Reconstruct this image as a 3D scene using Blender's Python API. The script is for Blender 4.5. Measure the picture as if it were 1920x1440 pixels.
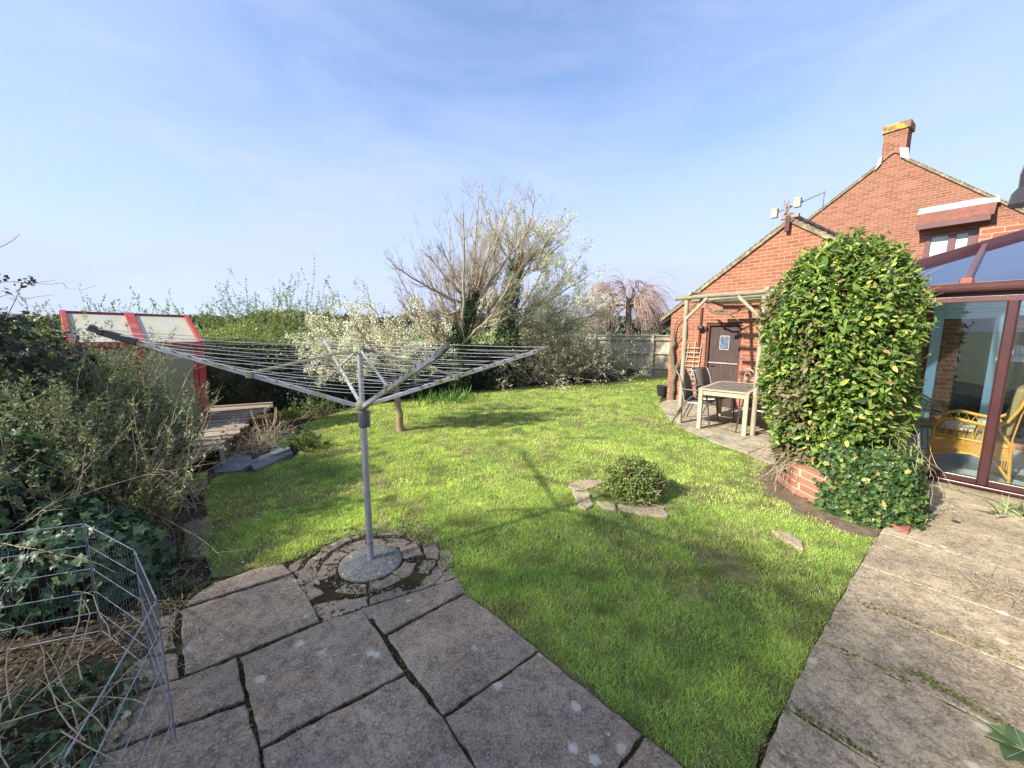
import bpy, math, random
import numpy as np
from mathutils import Vector, Matrix

# ------------------------------------------------------------------ scene, camera, light
for o in list(bpy.data.objects): bpy.data.objects.remove(o)
SC = bpy.context.scene
COL = SC.collection
PI = math.pi
H, F, HY = 1.75, 721.0, 618.0          # eye height (m), focal length and horizon row in photo pixels
TH = math.atan((720 - HY) / F); S_, C_ = math.sin(TH), math.cos(TH)

cam_d = bpy.data.cameras.new('camera'); cam = bpy.data.objects.new('camera', cam_d); COL.objects.link(cam)
cam_d.sensor_width = 36; cam_d.lens = F / 1920 * 36; cam_d.clip_start = .05; cam_d.clip_end = 3000
cam.location = (0, 0, H); cam.rotation_euler = (PI / 2 - TH, 0, 0)
SC.camera = cam

SUN_AZ, SUN_EL = math.radians(30), math.radians(34)   # direction the light travels on the ground, elevation
SKY_STR, SUN_STR, EXPO = .116, 4.1, 1.32
W = bpy.data.worlds.new('World'); SC.world = W; W.use_nodes = True
nt = W.node_tree; nt.nodes.clear()
def N(t, typ, **kw):
    n = t.nodes.new(typ)
    for k, v in kw.items(): setattr(n, k, v)
    return n
out = N(nt, 'ShaderNodeOutputWorld'); bg = N(nt, 'ShaderNodeBackground'); bg.inputs[1].default_value = SKY_STR
sky = N(nt, 'ShaderNodeTexSky', sky_type='NISHITA', sun_disc=False)
sky.sun_elevation = SUN_EL
# sun stands at azimuth SUN_AZ+180 (math angle); Blender's sun_rotation runs clockwise from +Y
sky.sun_rotation = PI / 2 - (SUN_AZ + PI)
sky.air_density = 1.0; sky.dust_density = .6; sky.ozone_density = 5.5; sky.altitude = 50
tc = N(nt, 'ShaderNodeTexCoord')
mp = N(nt, 'ShaderNodeMapping'); mp.inputs['Scale'].default_value = (1.0, 1.6, 4.5); mp.inputs['Rotation'].default_value = (0, .25, .5)
nz = N(nt, 'ShaderNodeTexNoise'); nz.inputs['Scale'].default_value = 1.7; nz.inputs['Detail'].default_value = 7; nz.inputs['Roughness'].default_value = .58; nz.inputs['Distortion'].default_value = .5
cr = N(nt, 'ShaderNodeValToRGB'); cr.color_ramp.elements[0].position = .30; cr.color_ramp.elements[1].position = .85
cr.color_ramp.elements[0].color = (.16, .16, .16, 1); cr.color_ramp.elements[1].color = (.74, .74, .74, 1)
mixc = N(nt, 'ShaderNodeMix', data_type='RGBA'); mixc.inputs[7].default_value = (2.5, 2.85, 3.95, 1)
nt.links.new(tc.outputs['Generated'], mp.inputs[0]); nt.links.new(mp.outputs[0], nz.inputs[0]); nt.links.new(nz.outputs[0], cr.inputs[0])
sx_ = N(nt, 'ShaderNodeSeparateXYZ'); nt.links.new(tc.outputs['Generated'], sx_.inputs[0])
mr = N(nt, 'ShaderNodeMapRange'); mr.inputs['From Min'].default_value = .0; mr.inputs['From Max'].default_value = .5; mr.inputs['To Min'].default_value = .74; mr.inputs['To Max'].default_value = 0; nt.links.new(sx_.outputs[2], mr.inputs[0])
adk = N(nt, 'ShaderNodeMath', operation='ADD', use_clamp=True); nt.links.new(cr.outputs[0], adk.inputs[0]); nt.links.new(mr.outputs[0], adk.inputs[1])
nt.links.new(adk.outputs[0], mixc.inputs[0]); nt.links.new(sky.outputs[0], mixc.inputs[6]); nt.links.new(mixc.outputs[2], bg.inputs[0]); nt.links.new(bg.outputs[0], out.inputs[0])

sd = bpy.data.lights.new('sun', 'SUN'); sd.energy = SUN_STR; sd.angle = math.radians(1.2); sd.color = (1, .93, .82)
sun = bpy.data.objects.new('sun', sd); COL.objects.link(sun); sun.location = (-20, -10, 20)
sun.rotation_euler = Vector((math.cos(SUN_EL) * math.cos(SUN_AZ), math.cos(SUN_EL) * math.sin(SUN_AZ), -math.sin(SUN_EL))).to_track_quat('-Z', 'Y').to_euler()
SC.view_settings.view_transform = 'Standard'; SC.view_settings.look = 'None'
SC.view_settings.exposure = EXPO; SC.view_settings.gamma = 1; SC.view_settings.use_curve_mapping = False
SC.cycles.max_bounces = 8; SC.cycles.transparent_max_bounces = 12

# ------------------------------------------------------------------ survey helpers: photo pixel -> metres
def ray(x, y):
    a = (x - 960) / F; v = (y - 720) / F
    return np.array([a, C_ - v * S_, -(v * C_ + S_)])
def at(x, y, z=0.0):                    # point of height z seen at pixel
    r = ray(x, y); return np.array([0, 0, H]) + r * ((H - z) / -r[2])
def atY(x, y, Y):                       # point at distance Y seen at pixel
    r = ray(x, y); return np.array([0, 0, H]) + r * (Y / r[1])
AL = math.radians(-54)                  # the brick buildings stand turned by this
U3 = np.array([math.cos(AL), math.sin(AL), 0]); N3 = np.array([-math.sin(AL), math.cos(AL), 0])
def onw(x, y, off):                     # (u, z) on the building-parallel plane at offset off
    r = ray(x, y); o = np.array([0, 0, H]); w = o + r * ((off - o @ N3) / (r @ N3)); return w @ U3, w[2]
def L2W(u, off, z=0): return tuple(U3 * u + N3 * off + np.array([0, 0, z]))

# ------------------------------------------------------------------ object helpers
def tag(o, label=None, cat=None, group=None, kind=None):
    if label: o['label'] = label
    if cat: o['category'] = cat
    if group: o['group'] = group
    if kind: o['kind'] = kind
    return o
def thing(name, label, cat, loc=(0, 0, 0), rz=0.0, group=None):
    o = bpy.data.objects.new(name, None); COL.objects.link(o); o.empty_display_size = .1
    o.location = loc; o.rotation_euler = (0, 0, rz)
    return tag(o, label, cat, group)
def copy_thing(root, loc, rz=None, label=None):
    r = root.copy(); COL.objects.link(r); r.location = loc
    if rz is not None: r.rotation_euler = (0, 0, rz)
    if label: r['label'] = label
    for ch in list(root.children):
        c = ch.copy(); COL.objects.link(c); c.parent = r
        for g in list(ch.children):
            d = g.copy(); COL.objects.link(d); d.parent = c
    return r
def xf(root):                           # world -> root space
    l = np.array(root.location); a = -root.rotation_euler[2]; c, s = math.cos(a), math.sin(a)
    R = np.array([[c, -s, 0], [s, c, 0], [0, 0, 1]])
    return lambda V: (np.asarray(V, float) - l) @ R.T
def base_of(o):
    while o.parent: o = o.parent
    return o
def link_mesh(name, V, faces, mat, parent=None, smooth=False, cols=None, world=False, loc=None, flat_idx=None):
    V = np.asarray(V, float).reshape(-1, 3)
    if world and parent is not None: V = xf(base_of(parent))(V)
    elif loc is not None: V = V - np.asarray(loc)
    me = bpy.data.meshes.new(name)
    if isinstance(faces, np.ndarray):
        n, k = faces.shape
        me.vertices.add(len(V)); me.vertices.foreach_set('co', V.astype(np.float32).ravel())
        me.loops.add(n * k); me.loops.foreach_set('vertex_index', faces.astype(np.int32).ravel())
        me.polygons.add(n); me.polygons.foreach_set('loop_start', np.arange(0, n * k, k, dtype=np.int32))
        me.polygons.foreach_set('loop_total', np.full(n, k, dtype=np.int32))
        me.update(calc_edges=True)
    else:
        me.from_pydata([tuple(v) for v in V], [], [tuple(int(i) for i in f) for f in faces]); me.update()
    if smooth: me.polygons.foreach_set('use_smooth', np.ones(len(me.polygons), bool))
    else: me.polygons.foreach_set('use_smooth', np.zeros(len(me.polygons), bool))
    if cols is not None:
        a = me.color_attributes.new('Col', 'FLOAT_COLOR', 'POINT')
        c4 = np.ones((len(V), 4), np.float32); c4[:, :3] = cols; a.data.foreach_set('color', c4.ravel())
    if mat is not None: me.materials.append(mat)
    o = bpy.data.objects.new(name, me); COL.objects.link(o)
    if parent is not None: o.parent = parent
    elif loc is not None: o.location = loc
    return o

class MB:
    def __init__(s): s.v = []; s.f = []; s.n = 0
    def add(s, V, Fs):
        V = np.asarray(V, float); s.v.append(V)
        s.f += [tuple(i + s.n for i in f) for f in Fs]; s.n += len(V); return s
    BOXF = [(0, 3, 2, 1), (4, 5, 6, 7), (0, 1, 5, 4), (1, 2, 6, 5), (2, 3, 7, 6), (3, 0, 4, 7)]
    def box(s, c, d, rz=0.0):
        x, y, z = np.array(d) / 2
        V = np.array([[-x, -y, -z], [x, -y, -z], [x, y, -z], [-x, y, -z], [-x, -y, z], [x, -y, z], [x, y, z], [-x, y, z]])
        if rz: 
            a, b = math.cos(rz), math.sin(rz); V = V @ np.array([[a, b, 0], [-b, a, 0], [0, 0, 1]])
        return s.add(V + np.array(c), s.BOXF)
    def span(s, a, b): a, b = np.array(a, float), np.array(b, float); return s.box((a + b) / 2, np.abs(b - a))
    def bar(s, p, q, w, h, up=(0, 0, 1)):
        p, q = np.array(p, float), np.array(q, float); d = q - p; d /= np.linalg.norm(d); up = np.array(up, float)
        sd = np.cross(d, up)
        if np.linalg.norm(sd) < 1e-4: sd = np.cross(d, (1, 0, 0))
        sd /= np.linalg.norm(sd); t = np.cross(sd, d); a, b = sd * w / 2, t * h / 2
        return s.add([p - a - b, p + a - b, p + a + b, p - a + b, q - a - b, q + a - b, q + a + b, q - a + b],
                     [(0, 1, 2, 3), (7, 6, 5, 4), (0, 4, 5, 1), (1, 5, 6, 2), (2, 6, 7, 3), (3, 7, 4, 0)])
    def tube(s, pts, r, n=8, caps=True):
        pts = np.asarray(pts, float); m = len(pts); r = np.broadcast_to(np.asarray(r, float), (m,))
        T = np.gradient(pts, axis=0); T /= np.linalg.norm(T, axis=1)[:, None] + 1e-12
        ref = np.array([0, 0, 1.]) if abs(T[0][2]) < .9 else np.array([1., 0, 0])
        V = []; A = np.cross(T[0], ref); A /= np.linalg.norm(A)
        an = np.arange(n) * 2 * PI / n
        for i in range(m):
            A = A - T[i] * (A @ T[i]); A /= np.linalg.norm(A) + 1e-12; B = np.cross(T[i], A)
            V.append(pts[i] + r[i] * (np.cos(an)[:, None] * A + np.sin(an)[:, None] * B))
        Fs = [(i * n + j, i * n + (j + 1) % n, (i + 1) * n + (j + 1) % n, (i + 1) * n + j) for i in range(m - 1) for j in range(n)]
        if caps: Fs += [tuple(range(n - 1, -1, -1)), tuple((m - 1) * n + j for j in range(n))]
        return s.add(np.concatenate(V), Fs)
    def prism(s, pts, z0, z1):
        pts = np.asarray(pts, float)[:, :2]; n = len(pts)
        if np.sum(pts[:, 0] * np.roll(pts[:, 1], -1) - np.roll(pts[:, 0], -1) * pts[:, 1]) < 0: pts = pts[::-1]
        V = np.concatenate([np.c_[pts, np.full(n, z0)], np.c_[pts, np.full(n, z1)]])
        return s.add(V, [tuple(range(n - 1, -1, -1)), tuple(range(n, 2 * n))] + [(i, (i + 1) % n, n + (i + 1) % n, n + i) for i in range(n)])
    def slab(s, P, d):                  # planar polygon P (3d) thickened by vector d
        P = np.asarray(P, float); n = len(P); V = np.concatenate([P, P + np.array(d)])
        nn = np.cross(P[1] - P[0], P[2] - P[1]); Fs = [tuple(range(n)), tuple(range(2 * n - 1, n - 1, -1))] + [(i, i + n, (i + 1) % n + n, (i + 1) % n) for i in range(n)]
        if nn @ np.array(d) > 0: Fs = [f[::-1] for f in Fs]
        return s.add(V, Fs)
    def lathe(s, prof, c=(0, 0, 0), n=20):
        an = np.arange(n) * 2 * PI / n; V = []
        for r, z in prof: V.append(np.c_[r * np.cos(an), r * np.sin(an), np.full(n, z)])
        m = len(prof); Fs = [(i * n + j, i * n + (j + 1) % n, (i + 1) * n + (j + 1) % n, (i + 1) * n + j) for i in range(m - 1) for j in range(n)]
        Fs += [tuple(range(n - 1, -1, -1)), tuple((m - 1) * n + j for j in range(n))]
        return s.add(np.concatenate(V) + np.array(c), Fs)
    def build(s, name, mat, parent=None, world=False, loc=None, smooth=False, bevel=0.0):
        o = link_mesh(name, np.concatenate(s.v), s.f, mat, parent, smooth, None, world, loc)
        if bevel:
            b = o.modifiers.new('bevel', 'BEVEL'); b.width = bevel; b.segments = 2; b.limit_method = 'ANGLE'; b.angle_limit = math.radians(40)
        if smooth: o.data.set_sharp_from_angle(angle=math.radians(45))
        return o

# ------------------------------------------------------------------ materials
def newmat(name):
    m = bpy.data.materials.new(name); m.use_nodes = True; t = m.node_tree; t.nodes.clear()
    o = N(t, 'ShaderNodeOutputMaterial'); b = N(t, 'ShaderNodeBsdfPrincipled'); t.links.new(b.outputs[0], o.inputs[0]); return m, t, b, o
def noise(t, vec, scale, detail=6, rough=.6, dist=0):
    n = N(t, 'ShaderNodeTexNoise'); n.inputs['Scale'].default_value = scale; n.inputs['Detail'].default_value = detail
    n.inputs['Roughness'].default_value = rough; n.inputs['Distortion'].default_value = dist
    t.links.new(vec, n.inputs[0]); return n.outputs[0]
def ramp(t, fac, stops):
    r = N(t, 'ShaderNodeValToRGB'); e = r.color_ramp.elements
    while len(e) < len(stops): e.new(.5)
    for k, (p, c) in enumerate(stops):
        e[k].position = p; e[k].color = (*(c if hasattr(c, '__len__') else (c, c, c)), 1)
    t.links.new(fac, r.inputs[0]); return r.outputs[0]
def mix(t, fac, a, b, mode='MIX'):
    m = N(t, 'ShaderNodeMix', data_type='RGBA', blend_type=mode)
    for v, i in ((fac, 0), (a, 6), (b, 7)):
        if hasattr(v, 'links'): t.links.new(v, m.inputs[i])
        elif i == 0: m.inputs[0].default_value = v
        else: m.inputs[i].default_value = (*v, 1)
    return m.outputs[2]
def bump(t, b, h, strength=.3, dist=.01, prev=None):
    n = N(t, 'ShaderNodeBump'); n.inputs['Strength'].default_value = strength; n.inputs['Distance'].default_value = dist
    t.links.new(h, n.inputs['Height'])
    if prev is not None: t.links.new(prev, n.inputs['Normal'])
    t.links.new(n.outputs[0], b.inputs['Normal']); return n.outputs[0]
def coords(t, scale=(1, 1, 1), kind='Object', rot=(0, 0, 0)):
    c = N(t, 'ShaderNodeTexCoord'); m = N(t, 'ShaderNodeMapping'); m.inputs['Scale'].default_value = scale; m.inputs['Rotation'].default_value = rot
    t.links.new(c.outputs[kind], m.inputs[0]); return m.outputs[0]
def simple(name, c1, c2=None, rough=.6, scale=8, bstr=0.0, metal=0.0, vscale=(1, 1, 1), bdist=.004, spec=.5, third=None, tpos=.66):
    m, t, b, o = newmat(name); b.inputs['Roughness'].default_value = rough; b.inputs['Metallic'].default_value = metal
    b.inputs['Specular IOR Level'].default_value = spec
    v = coords(t, vscale); n = noise(t, v, scale)
    st = [(.32, c1), (.66, c2 or c1)]
    t.links.new(ramp(t, n, st), b.inputs['Base Color'])
    if third is not None:
        n3 = noise(t, v, scale * .45, 5, .65)
        t.links.new(mix(t, ramp(t, n3, [(tpos - .05, 0), (tpos + .03, 1)]), b.inputs['Base Color'].links[0].from_socket, third), b.inputs['Base Color'])
    if bstr: bump(t, b, noise(t, v, scale * 3), bstr, bdist)
    return m
def wood(name, c1, c2, axis=(1, 14, 14), scale=5, rough=.8, bstr=.35, third=None, tpos=.6):
    return simple(name, c1, c2, rough, scale, bstr, vscale=axis, third=third, tpos=tpos, spec=.2)
def leafmat(name, rough=.45, trans=.28, spec=.4, sat=1.0):
    m, t, b, o = newmat(name); a = N(t, 'ShaderNodeAttribute', attribute_name='Col')
    b.inputs['Roughness'].default_value = rough; b.inputs['Specular IOR Level'].default_value = spec
    t.links.new(a.outputs[0], b.inputs['Base Color'])
    tr = N(t, 'ShaderNodeBsdfTranslucent'); mx = N(t, 'ShaderNodeMixShader'); mx.inputs[0].default_value = trans
    g = mix(t, 1.0, a.outputs[0], (1.25, 1.35, .6), 'MULTIPLY'); t.links.new(g, tr.inputs[0])
    t.links.new(b.outputs[0], mx.inputs[1]); t.links.new(tr.outputs[0], mx.inputs[2]); t.links.new(mx.outputs[0], o.inputs[0]); return m
def brickmat(name, a, b_, dark, mortar, row=.069, width=.212, wx=1.0):
    m, t, b, o = newmat(name); b.inputs['Roughness'].default_value = .85; b.inputs['Specular IOR Level'].default_value = .15
    c = N(t, 'ShaderNodeTexCoord'); sx = N(t, 'ShaderNodeSeparateXYZ'); t.links.new(c.outputs['Object'], sx.inputs[0])
    ad = N(t, 'ShaderNodeMath', operation='ADD'); t.links.new(sx.outputs[0], ad.inputs[0]); t.links.new(sx.outputs[1], ad.inputs[1])
    cb = N(t, 'ShaderNodeCombineXYZ'); t.links.new(ad.outputs[0], cb.inputs[0]); t.links.new(sx.outputs[2], cb.inputs[1])
    wob = noise(t, c.outputs['Object'], 3.5, 3); vm = N(t, 'ShaderNodeVectorMath', operation='MULTIPLY_ADD')
    vm.inputs[1].default_value = (.004, .008, 0); t.links.new(wob, vm.inputs[0]); t.links.new(cb.outputs[0], vm.inputs[2])
    br = N(t, 'ShaderNodeTexBrick'); t.links.new(vm.outputs[0], br.inputs[0]); br.inputs['Scale'].default_value = 1
    br.inputs['Brick Width'].default_value = width; br.inputs['Row Height'].default_value = row; br.inputs['Mortar Size'].default_value = .0062
    br.inputs['Mortar Smooth'].default_value = .25; br.inputs['Bias'].default_value = 0
    br.inputs[1].default_value = (*a, 1); br.inputs[2].default_value = (*b_, 1); br.inputs[3].default_value = (*mortar, 1)
    n = noise(t, c.outputs['Object'], 45, 5, .7); col = mix(t, ramp(t, n, [(.45, 0), (.8, .8)]), br.outputs[0], dark)
    # large-scale weathering
    n2 = noise(t, c.outputs['Object'], 1.1, 5, .6); col = mix(t, ramp(t, n2, [(.35, 0), (.75, .28)]), col, tuple(x * .62 for x in a))
    mm = mix(t, br.outputs['Fac'], col, mix(t, ramp(t, n, [(.3, 0), (.7, .5)]), mortar, tuple(x * .7 for x in mortar)))
    t.links.new(mm, b.inputs['Base Color'])
    inv = N(t, 'ShaderNodeMath', operation='SUBTRACT'); inv.inputs[0].default_value = 1; t.links.new(br.outputs['Fac'], inv.inputs[1])
    hn = N(t, 'ShaderNodeMath', operation='MULTIPLY_ADD'); hn.inputs[1].default_value = .35; t.links.new(n, hn.inputs[0]); t.links.new(inv.outputs[0], hn.inputs[2])
    bump(t, b, hn.outputs[0], .6, .006); return m
def glassmat(name, tint=(.8, .9, .9), refl=.12, rough=.0, gain=.8, min_t=0.0):
    # thin pane: transparent with Fresnel gloss
    m, t, b, o = newmat(name); t.nodes.remove(b)
    tr = N(t, 'ShaderNodeBsdfTransparent'); tr.inputs[0].default_value = (*tint, 1)
    gl = N(t, 'ShaderNodeBsdfGlossy'); gl.inputs['Roughness'].default_value = rough; gl.inputs[0].default_value = (.95, .97, 1, 1)
    fr = N(t, 'ShaderNodeFresnel'); fr.inputs[0].default_value = 1.5
    ma = N(t, 'ShaderNodeMath', operation='MULTIPLY_ADD', use_clamp=True); ma.inputs[1].default_value = gain; ma.inputs[2].default_value = refl
    t.links.new(fr.outputs[0], ma.inputs[0]); mx = N(t, 'ShaderNodeMixShader'); t.links.new(ma.outputs[0], mx.inputs[0])
    t.links.new(tr.outputs[0], mx.inputs[1]); t.links.new(gl.outputs[0], mx.inputs[2]); t.links.new(mx.outputs[0], o.inputs[0]); return m

M = {}
M['brick'] = brickmat('garage_brick', (.38, .15, .085), (.24, .088, .052), (.15, .065, .042), (.42, .29, .19))
M['brick_house'] = brickmat('house_brick', (.32, .138, .085), (.20, .082, .052), (.14, .066, .045), (.38, .26, .18))
M['brick_chimney'] = brickmat('chimney_brick', (.27, .11, .065), (.2, .08, .05), (.13, .06, .04), (.36, .25, .16))
M['brick_low'] = brickmat('planter_brick', (.40, .19, .125), (.32, .14, .09), (.22, .1, .065), (.52, .41, .29), row=.075)
M['verge'] = simple('verge_mortar', (.24, .19, .12), (.14, .11, .07), .95, 14, .5, third=(.30, .27, .16), tpos=.56)
M['tile'] = simple('roof_tile', (.11, .075, .05), (.19, .13, .085), .9, 9, .5, third=(.27, .24, .15), tpos=.58)
M['tile_red'] = simple('tile_red', (.24, .09, .055), (.14, .06, .045), .85, 9, .4)
M['lead'] = simple('lead', (.22, .245, .27), (.32, .34, .36), .5, 5, .2)
M['upvc'] = simple('maroon_frame', (.050, .017, .018), (.068, .024, .024), .32, 5, spec=.6)
M['upvc_pale'] = simple('maroon_frame_top', (.105, .045, .045), (.135, .06, .057), .3, 5, spec=.6)
M['turq'] = simple('turquoise_paint', (.46, .68, .66), (.54, .76, .73), .45, 3)
M['old_wood'] = wood('weathered_grey_wood', (.30, .26, .19), (.17, .15, .11), third=(.22, .25, .12), tpos=.6)
M['pole'] = wood('pergola_pole', (.44, .38, .27), (.25, .21, .15), (12, 12, 1.2), 4, third=(.30, .30, .16), tpos=.62)
M['pole_x'] = wood('pergola_beam', (.32, .28, .2), (.17, .145, .105), (1.2, 12, 12), 4, third=(.24, .25, .13), tpos=.58)
M['teak'] = wood('teak', (.22, .19, .15), (.11, .095, .08), (1.2, 18, 18), 4, third=(.4, .36, .28), tpos=.62)
M['teak_leg'] = wood('teak_leg', (.52, .44, .32), (.33, .28, .2), (14, 14, 1.2), 4)
M['door'] = wood('dark_door', (.050, .031, .028), (.095, .07, .062), (16, 16, 1.0), 5, .7, third=(.24, .2, .18), tpos=.68)
M['doorframe'] = wood('door_frame_brown', (.12, .055, .048), (.075, .035, .032), (14, 14, 1.5), 4, .6)
M['fence'] = wood('fence_wood', (.56, .50, .38), (.34, .31, .24), (16, 16, .9), 4, .9, third=(.32, .33, .12), tpos=.62)
M['deck'] = wood('deck_wood', (.40, .33, .25), (.20, .16, .12), (1.3, 14, 14), 5, .9, .5, third=(.1, .085, .06), tpos=.64)
M['red'] = simple('red_paint', (.42, .05, .045), (.30, .035, .035), .6, 14, .4, third=(.32, .14, .11), tpos=.58)
M['alu'] = simple('aluminium', (.46, .48, .50), (.34, .36, .39), .38, 22, .1, metal=.55)
M['arm'] = simple('dull_aluminium', (.44, .46, .47), (.33, .34, .33), .5, 16, .1, metal=.3, third=(.30, .30, .17), tpos=.56)
M['hub'] = simple('mossy_hub', (.30, .30, .18), (.18, .18, .10), .7, 20, .3)
M['black'] = simple('black_plastic', (.02, .02, .022), (.035, .035, .035), .4, 12)
M['dkgrey'] = simple('dark_grey_plastic', (.10, .105, .105), (.16, .16, .155), .6, 20, .2)
M['cord'] = simple('washing_cord', (.46, .46, .47), (.30, .31, .30), .6, 20)
M['wire'] = simple('galvanised_wire', (.42, .44, .47), (.22, .23, .25), .45, 30, metal=.6)
M['textile'] = simple('brown_textile', (.16, .135, .11), (.13, .11, .09), .7, 60, .2)
M['chair_metal'] = simple('dark_tube', (.09, .085, .08), (.13, .12, .115), .4, 12, metal=.4)
M['chair_pale'] = simple('pale_tube', (.42, .42, .40), (.3, .3, .28), .4, 12, metal=.4)
M['cream_iron'] = simple('cream_iron', (.6, .52, .4), (.42, .34, .25), .6, 20, .2)
M['cream'] = simple('cream_plastic', (.42, .39, .27), (.34, .31, .21), .5, 14)
M['rattan'] = simple('yellow_rattan', (.72, .40, .07), (.55, .28, .04), .4, 40, .4)
M['rattan_pale'] = simple('pale_rattan', (.6, .48, .32), (.45, .34, .2), .5, 40, .4)
M['cushion'] = simple('olive_cushion', (.34, .27, .13), (.28, .22, .1), .9, 12, .3, vscale=(1, 1, 6))
M['cushion_white'] = simple('white_cushion', (.75, .72, .66), (.65, .62, .56), .9, 12, .3)
M['floor_in'] = simple('grey_blue_tile', (.34, .42, .46), (.5, .56, .56), .3, 3, .1)
M['dark_in'] = simple('dark_room', (.012, .015, .017), (.02, .022, .024), .5, 3)
M['white'] = simple('white_paint', (.40, .40, .39), (.30, .30, .29), .4, 8)
M['poly'] = simple('twin_wall_sheet', (.50, .52, .44), (.40, .42, .34), .35, 3, .15, vscale=(30, 30, 1))
M['poly_roof'] = simple('twin_wall_roof', (.52, .48, .34), (.42, .39, .28), .4, 5, .15, third=(.45, .44, .34), tpos=.6)
M['bark'] = simple('bark', (.22, .17, .12), (.12, .09, .065), .95, 18, .8, vscale=(3, 3, 1), bdist=.01)
M['bark_pale'] = simple('pale_bark', (.36, .26, .17), (.20, .145, .1), .9, 20, .7, vscale=(3, 3, .7), bdist=.008)
M['twig'] = simple('twig', (.42, .35, .26), (.27, .215, .155), .9, 30, .3, third=(.42, .34, .14), tpos=.6)
M['twig_grey'] = simple('grey_twig', (.38, .33, .27), (.24, .20, .165), .9, 30, .3)
M['twig_red'] = simple('red_twig', (.42, .31, .26), (.32, .22, .18), .9, 30, .3)
M['dead'] = simple('dead_stem', (.46, .37, .25), (.27, .21, .14), .9, 30, .3)
M['leaf'] = leafmat('leaf'); M['leaf_gloss'] = leafmat('glossy_leaf', .42, .25, .35); M['petal'] = leafmat('petal', .7, .35, .2)
M['leaf_matt'] = leafmat('matt_leaf', .65, .25, .25)
M['grass'] = leafmat('grass_blade', .6, .45, .2)
M['core'] = simple('dark_core', (.055, .045, .028), (.025, .024, .015), 1, 10, .8)  # dark filler colour for solid cores added behind leaves and under the deck
M['glass'] = glassmat('window_glass', (.93, .96, .95), .05, 0, .75)
M['glass_roof'] = glassmat('roof_glass', (.68, .82, 1.0), .48, .04, 1.0)
M['pane_dark'] = simple('dark_pane', (.012, .018, .022), (.02, .026, .03), .04, 3, spec=.9)
M['pane_frost'] = simple('frosted_pane', (.52, .60, .56), (.46, .55, .50), .25, 2, spec=.6)
M['slate'] = simple('slate', (.09, .105, .11), (.16, .18, .185), .6, 6, .5)
M['terracotta'] = simple('terracotta', (.36, .12, .08), (.25, .08, .06), .7, 14, .3)
# ------------------------------------------------------------------ ground surfaces
def stone(name, base, dark, lichen, moss=None, spots=.73, sc=1.0, streak=None):
    m, t, b, o = newmat(name); b.inputs['Roughness'].default_value = .92; b.inputs['Specular IOR Level'].default_value = .12
    v = coords(t); n1 = noise(t, v, 1.7 * sc, 7, .66, .4); n2 = noise(t, v, 17 * sc, 7, .78); n3 = noise(t, v, 95, 4, .7); n4 = noise(t, v, 5.5 * sc, 6, .7)
    c = ramp(t, n1, [(.36, dark), (.5, base), (.64, tuple(x * 1.28 for x in base))])
    c = mix(t, ramp(t, n4, [(.56, 0), (.66, .55)]), c, (base[0] * 1.35, base[1] * 1.12, base[2] * .95))
    c = mix(t, ramp(t, n2, [(.38, .75), (.54, 0)]), c, tuple(x * .5 for x in dark))
    c = mix(t, ramp(t, n3, [(.54, 0), (.64, .6)]), c, tuple(min(1, x * 1.75) for x in base))
    c = mix(t, ramp(t, n3, [(.36, .7), (.45, 0)]), c, tuple(x * .3 for x in dark))
    if streak is not None:
        vs = coords(t, (1, 1, 1), rot=(0, 0, math.radians(48))); ms = N(t, 'ShaderNodeMapping'); ms.inputs['Scale'].default_value = (1.5, 5, 1); t.links.new(vs, ms.inputs[0])
        c = mix(t, ramp(t, noise(t, ms.outputs[0], 1.6, 8, .75), [(.48, 0), (.62, .7)]), c, streak)
        c = mix(t, ramp(t, noise(t, ms.outputs[0], 6, 8, .8), [(.36, .6), (.48, 0)]), c, tuple(x * .45 for x in dark))
    def spots_(scale, lo, amt, nsc):
        vo = N(t, 'ShaderNodeTexVoronoi'); vo.inputs['Scale'].default_value = scale; t.links.new(v, vo.inputs[0])
        ad = N(t, 'ShaderNodeMath', operation='MULTIPLY_ADD'); ad.inputs[1].default_value = .42
        t.links.new(noise(t, v, 38, 5, .75), ad.inputs[0]); t.links.new(vo.outputs['Distance'], ad.inputs[2])
        sp = ramp(t, ad.outputs[0], [(lo - .03, .9), (lo + .05, 0)]); ar = ramp(t, noise(t, v, nsc, 3, .5), [(spots - .14, 0), (spots - .04, 1)])
        ml = N(t, 'ShaderNodeMath', operation='MULTIPLY'); t.links.new(sp, ml.inputs[0]); t.links.new(ar, ml.inputs[1]); return ml.outputs[0]
    c = mix(t, spots_(6.0 * sc, .335, 1, 1.1 * sc), c, lichen); c = mix(t, spots_(13 * sc, .27, 1, 1.5 * sc), c, lichen)
    if moss is not None: c = mix(t, ramp(t, noise(t, v, 2.3, 6, .7), [(.56, 0), (.68, .75)]), c, moss)
    t.links.new(c, b.inputs['Base Color'])
    hs = N(t, 'ShaderNodeMath', operation='ADD'); t.links.new(n2, hs.inputs[0]); t.links.new(n4, hs.inputs[1])
    bump(t, b, hs.outputs[0], .8, .010); return m
M['slab'] = stone('sandstone_slab', (.295, .235, .172), (.205, .168, .128), (.50, .47, .39), spots=.53)
M['slab_pale'] = stone('pale_path_slab', (.37, .305, .205), (.25, .205, .145), (.60, .54, .38), spots=.60)
M['slab_gar'] = stone('garage_patio_slab', (.36, .31, .22), (.2, .17, .13), (.60, .54, .38), spots=.66, streak=(.5, .44, .28))
M['cobble'] = stone('broken_cobble', (.27, .21, .16), (.13, .11, .095), (.5, .46, .38), spots=.6, sc=2)
M['concrete'] = stone('lichened_concrete', (.25, .245, .215), (.13, .125, .11), (.52, .52, .46), spots=.52, sc=2.4)
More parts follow.
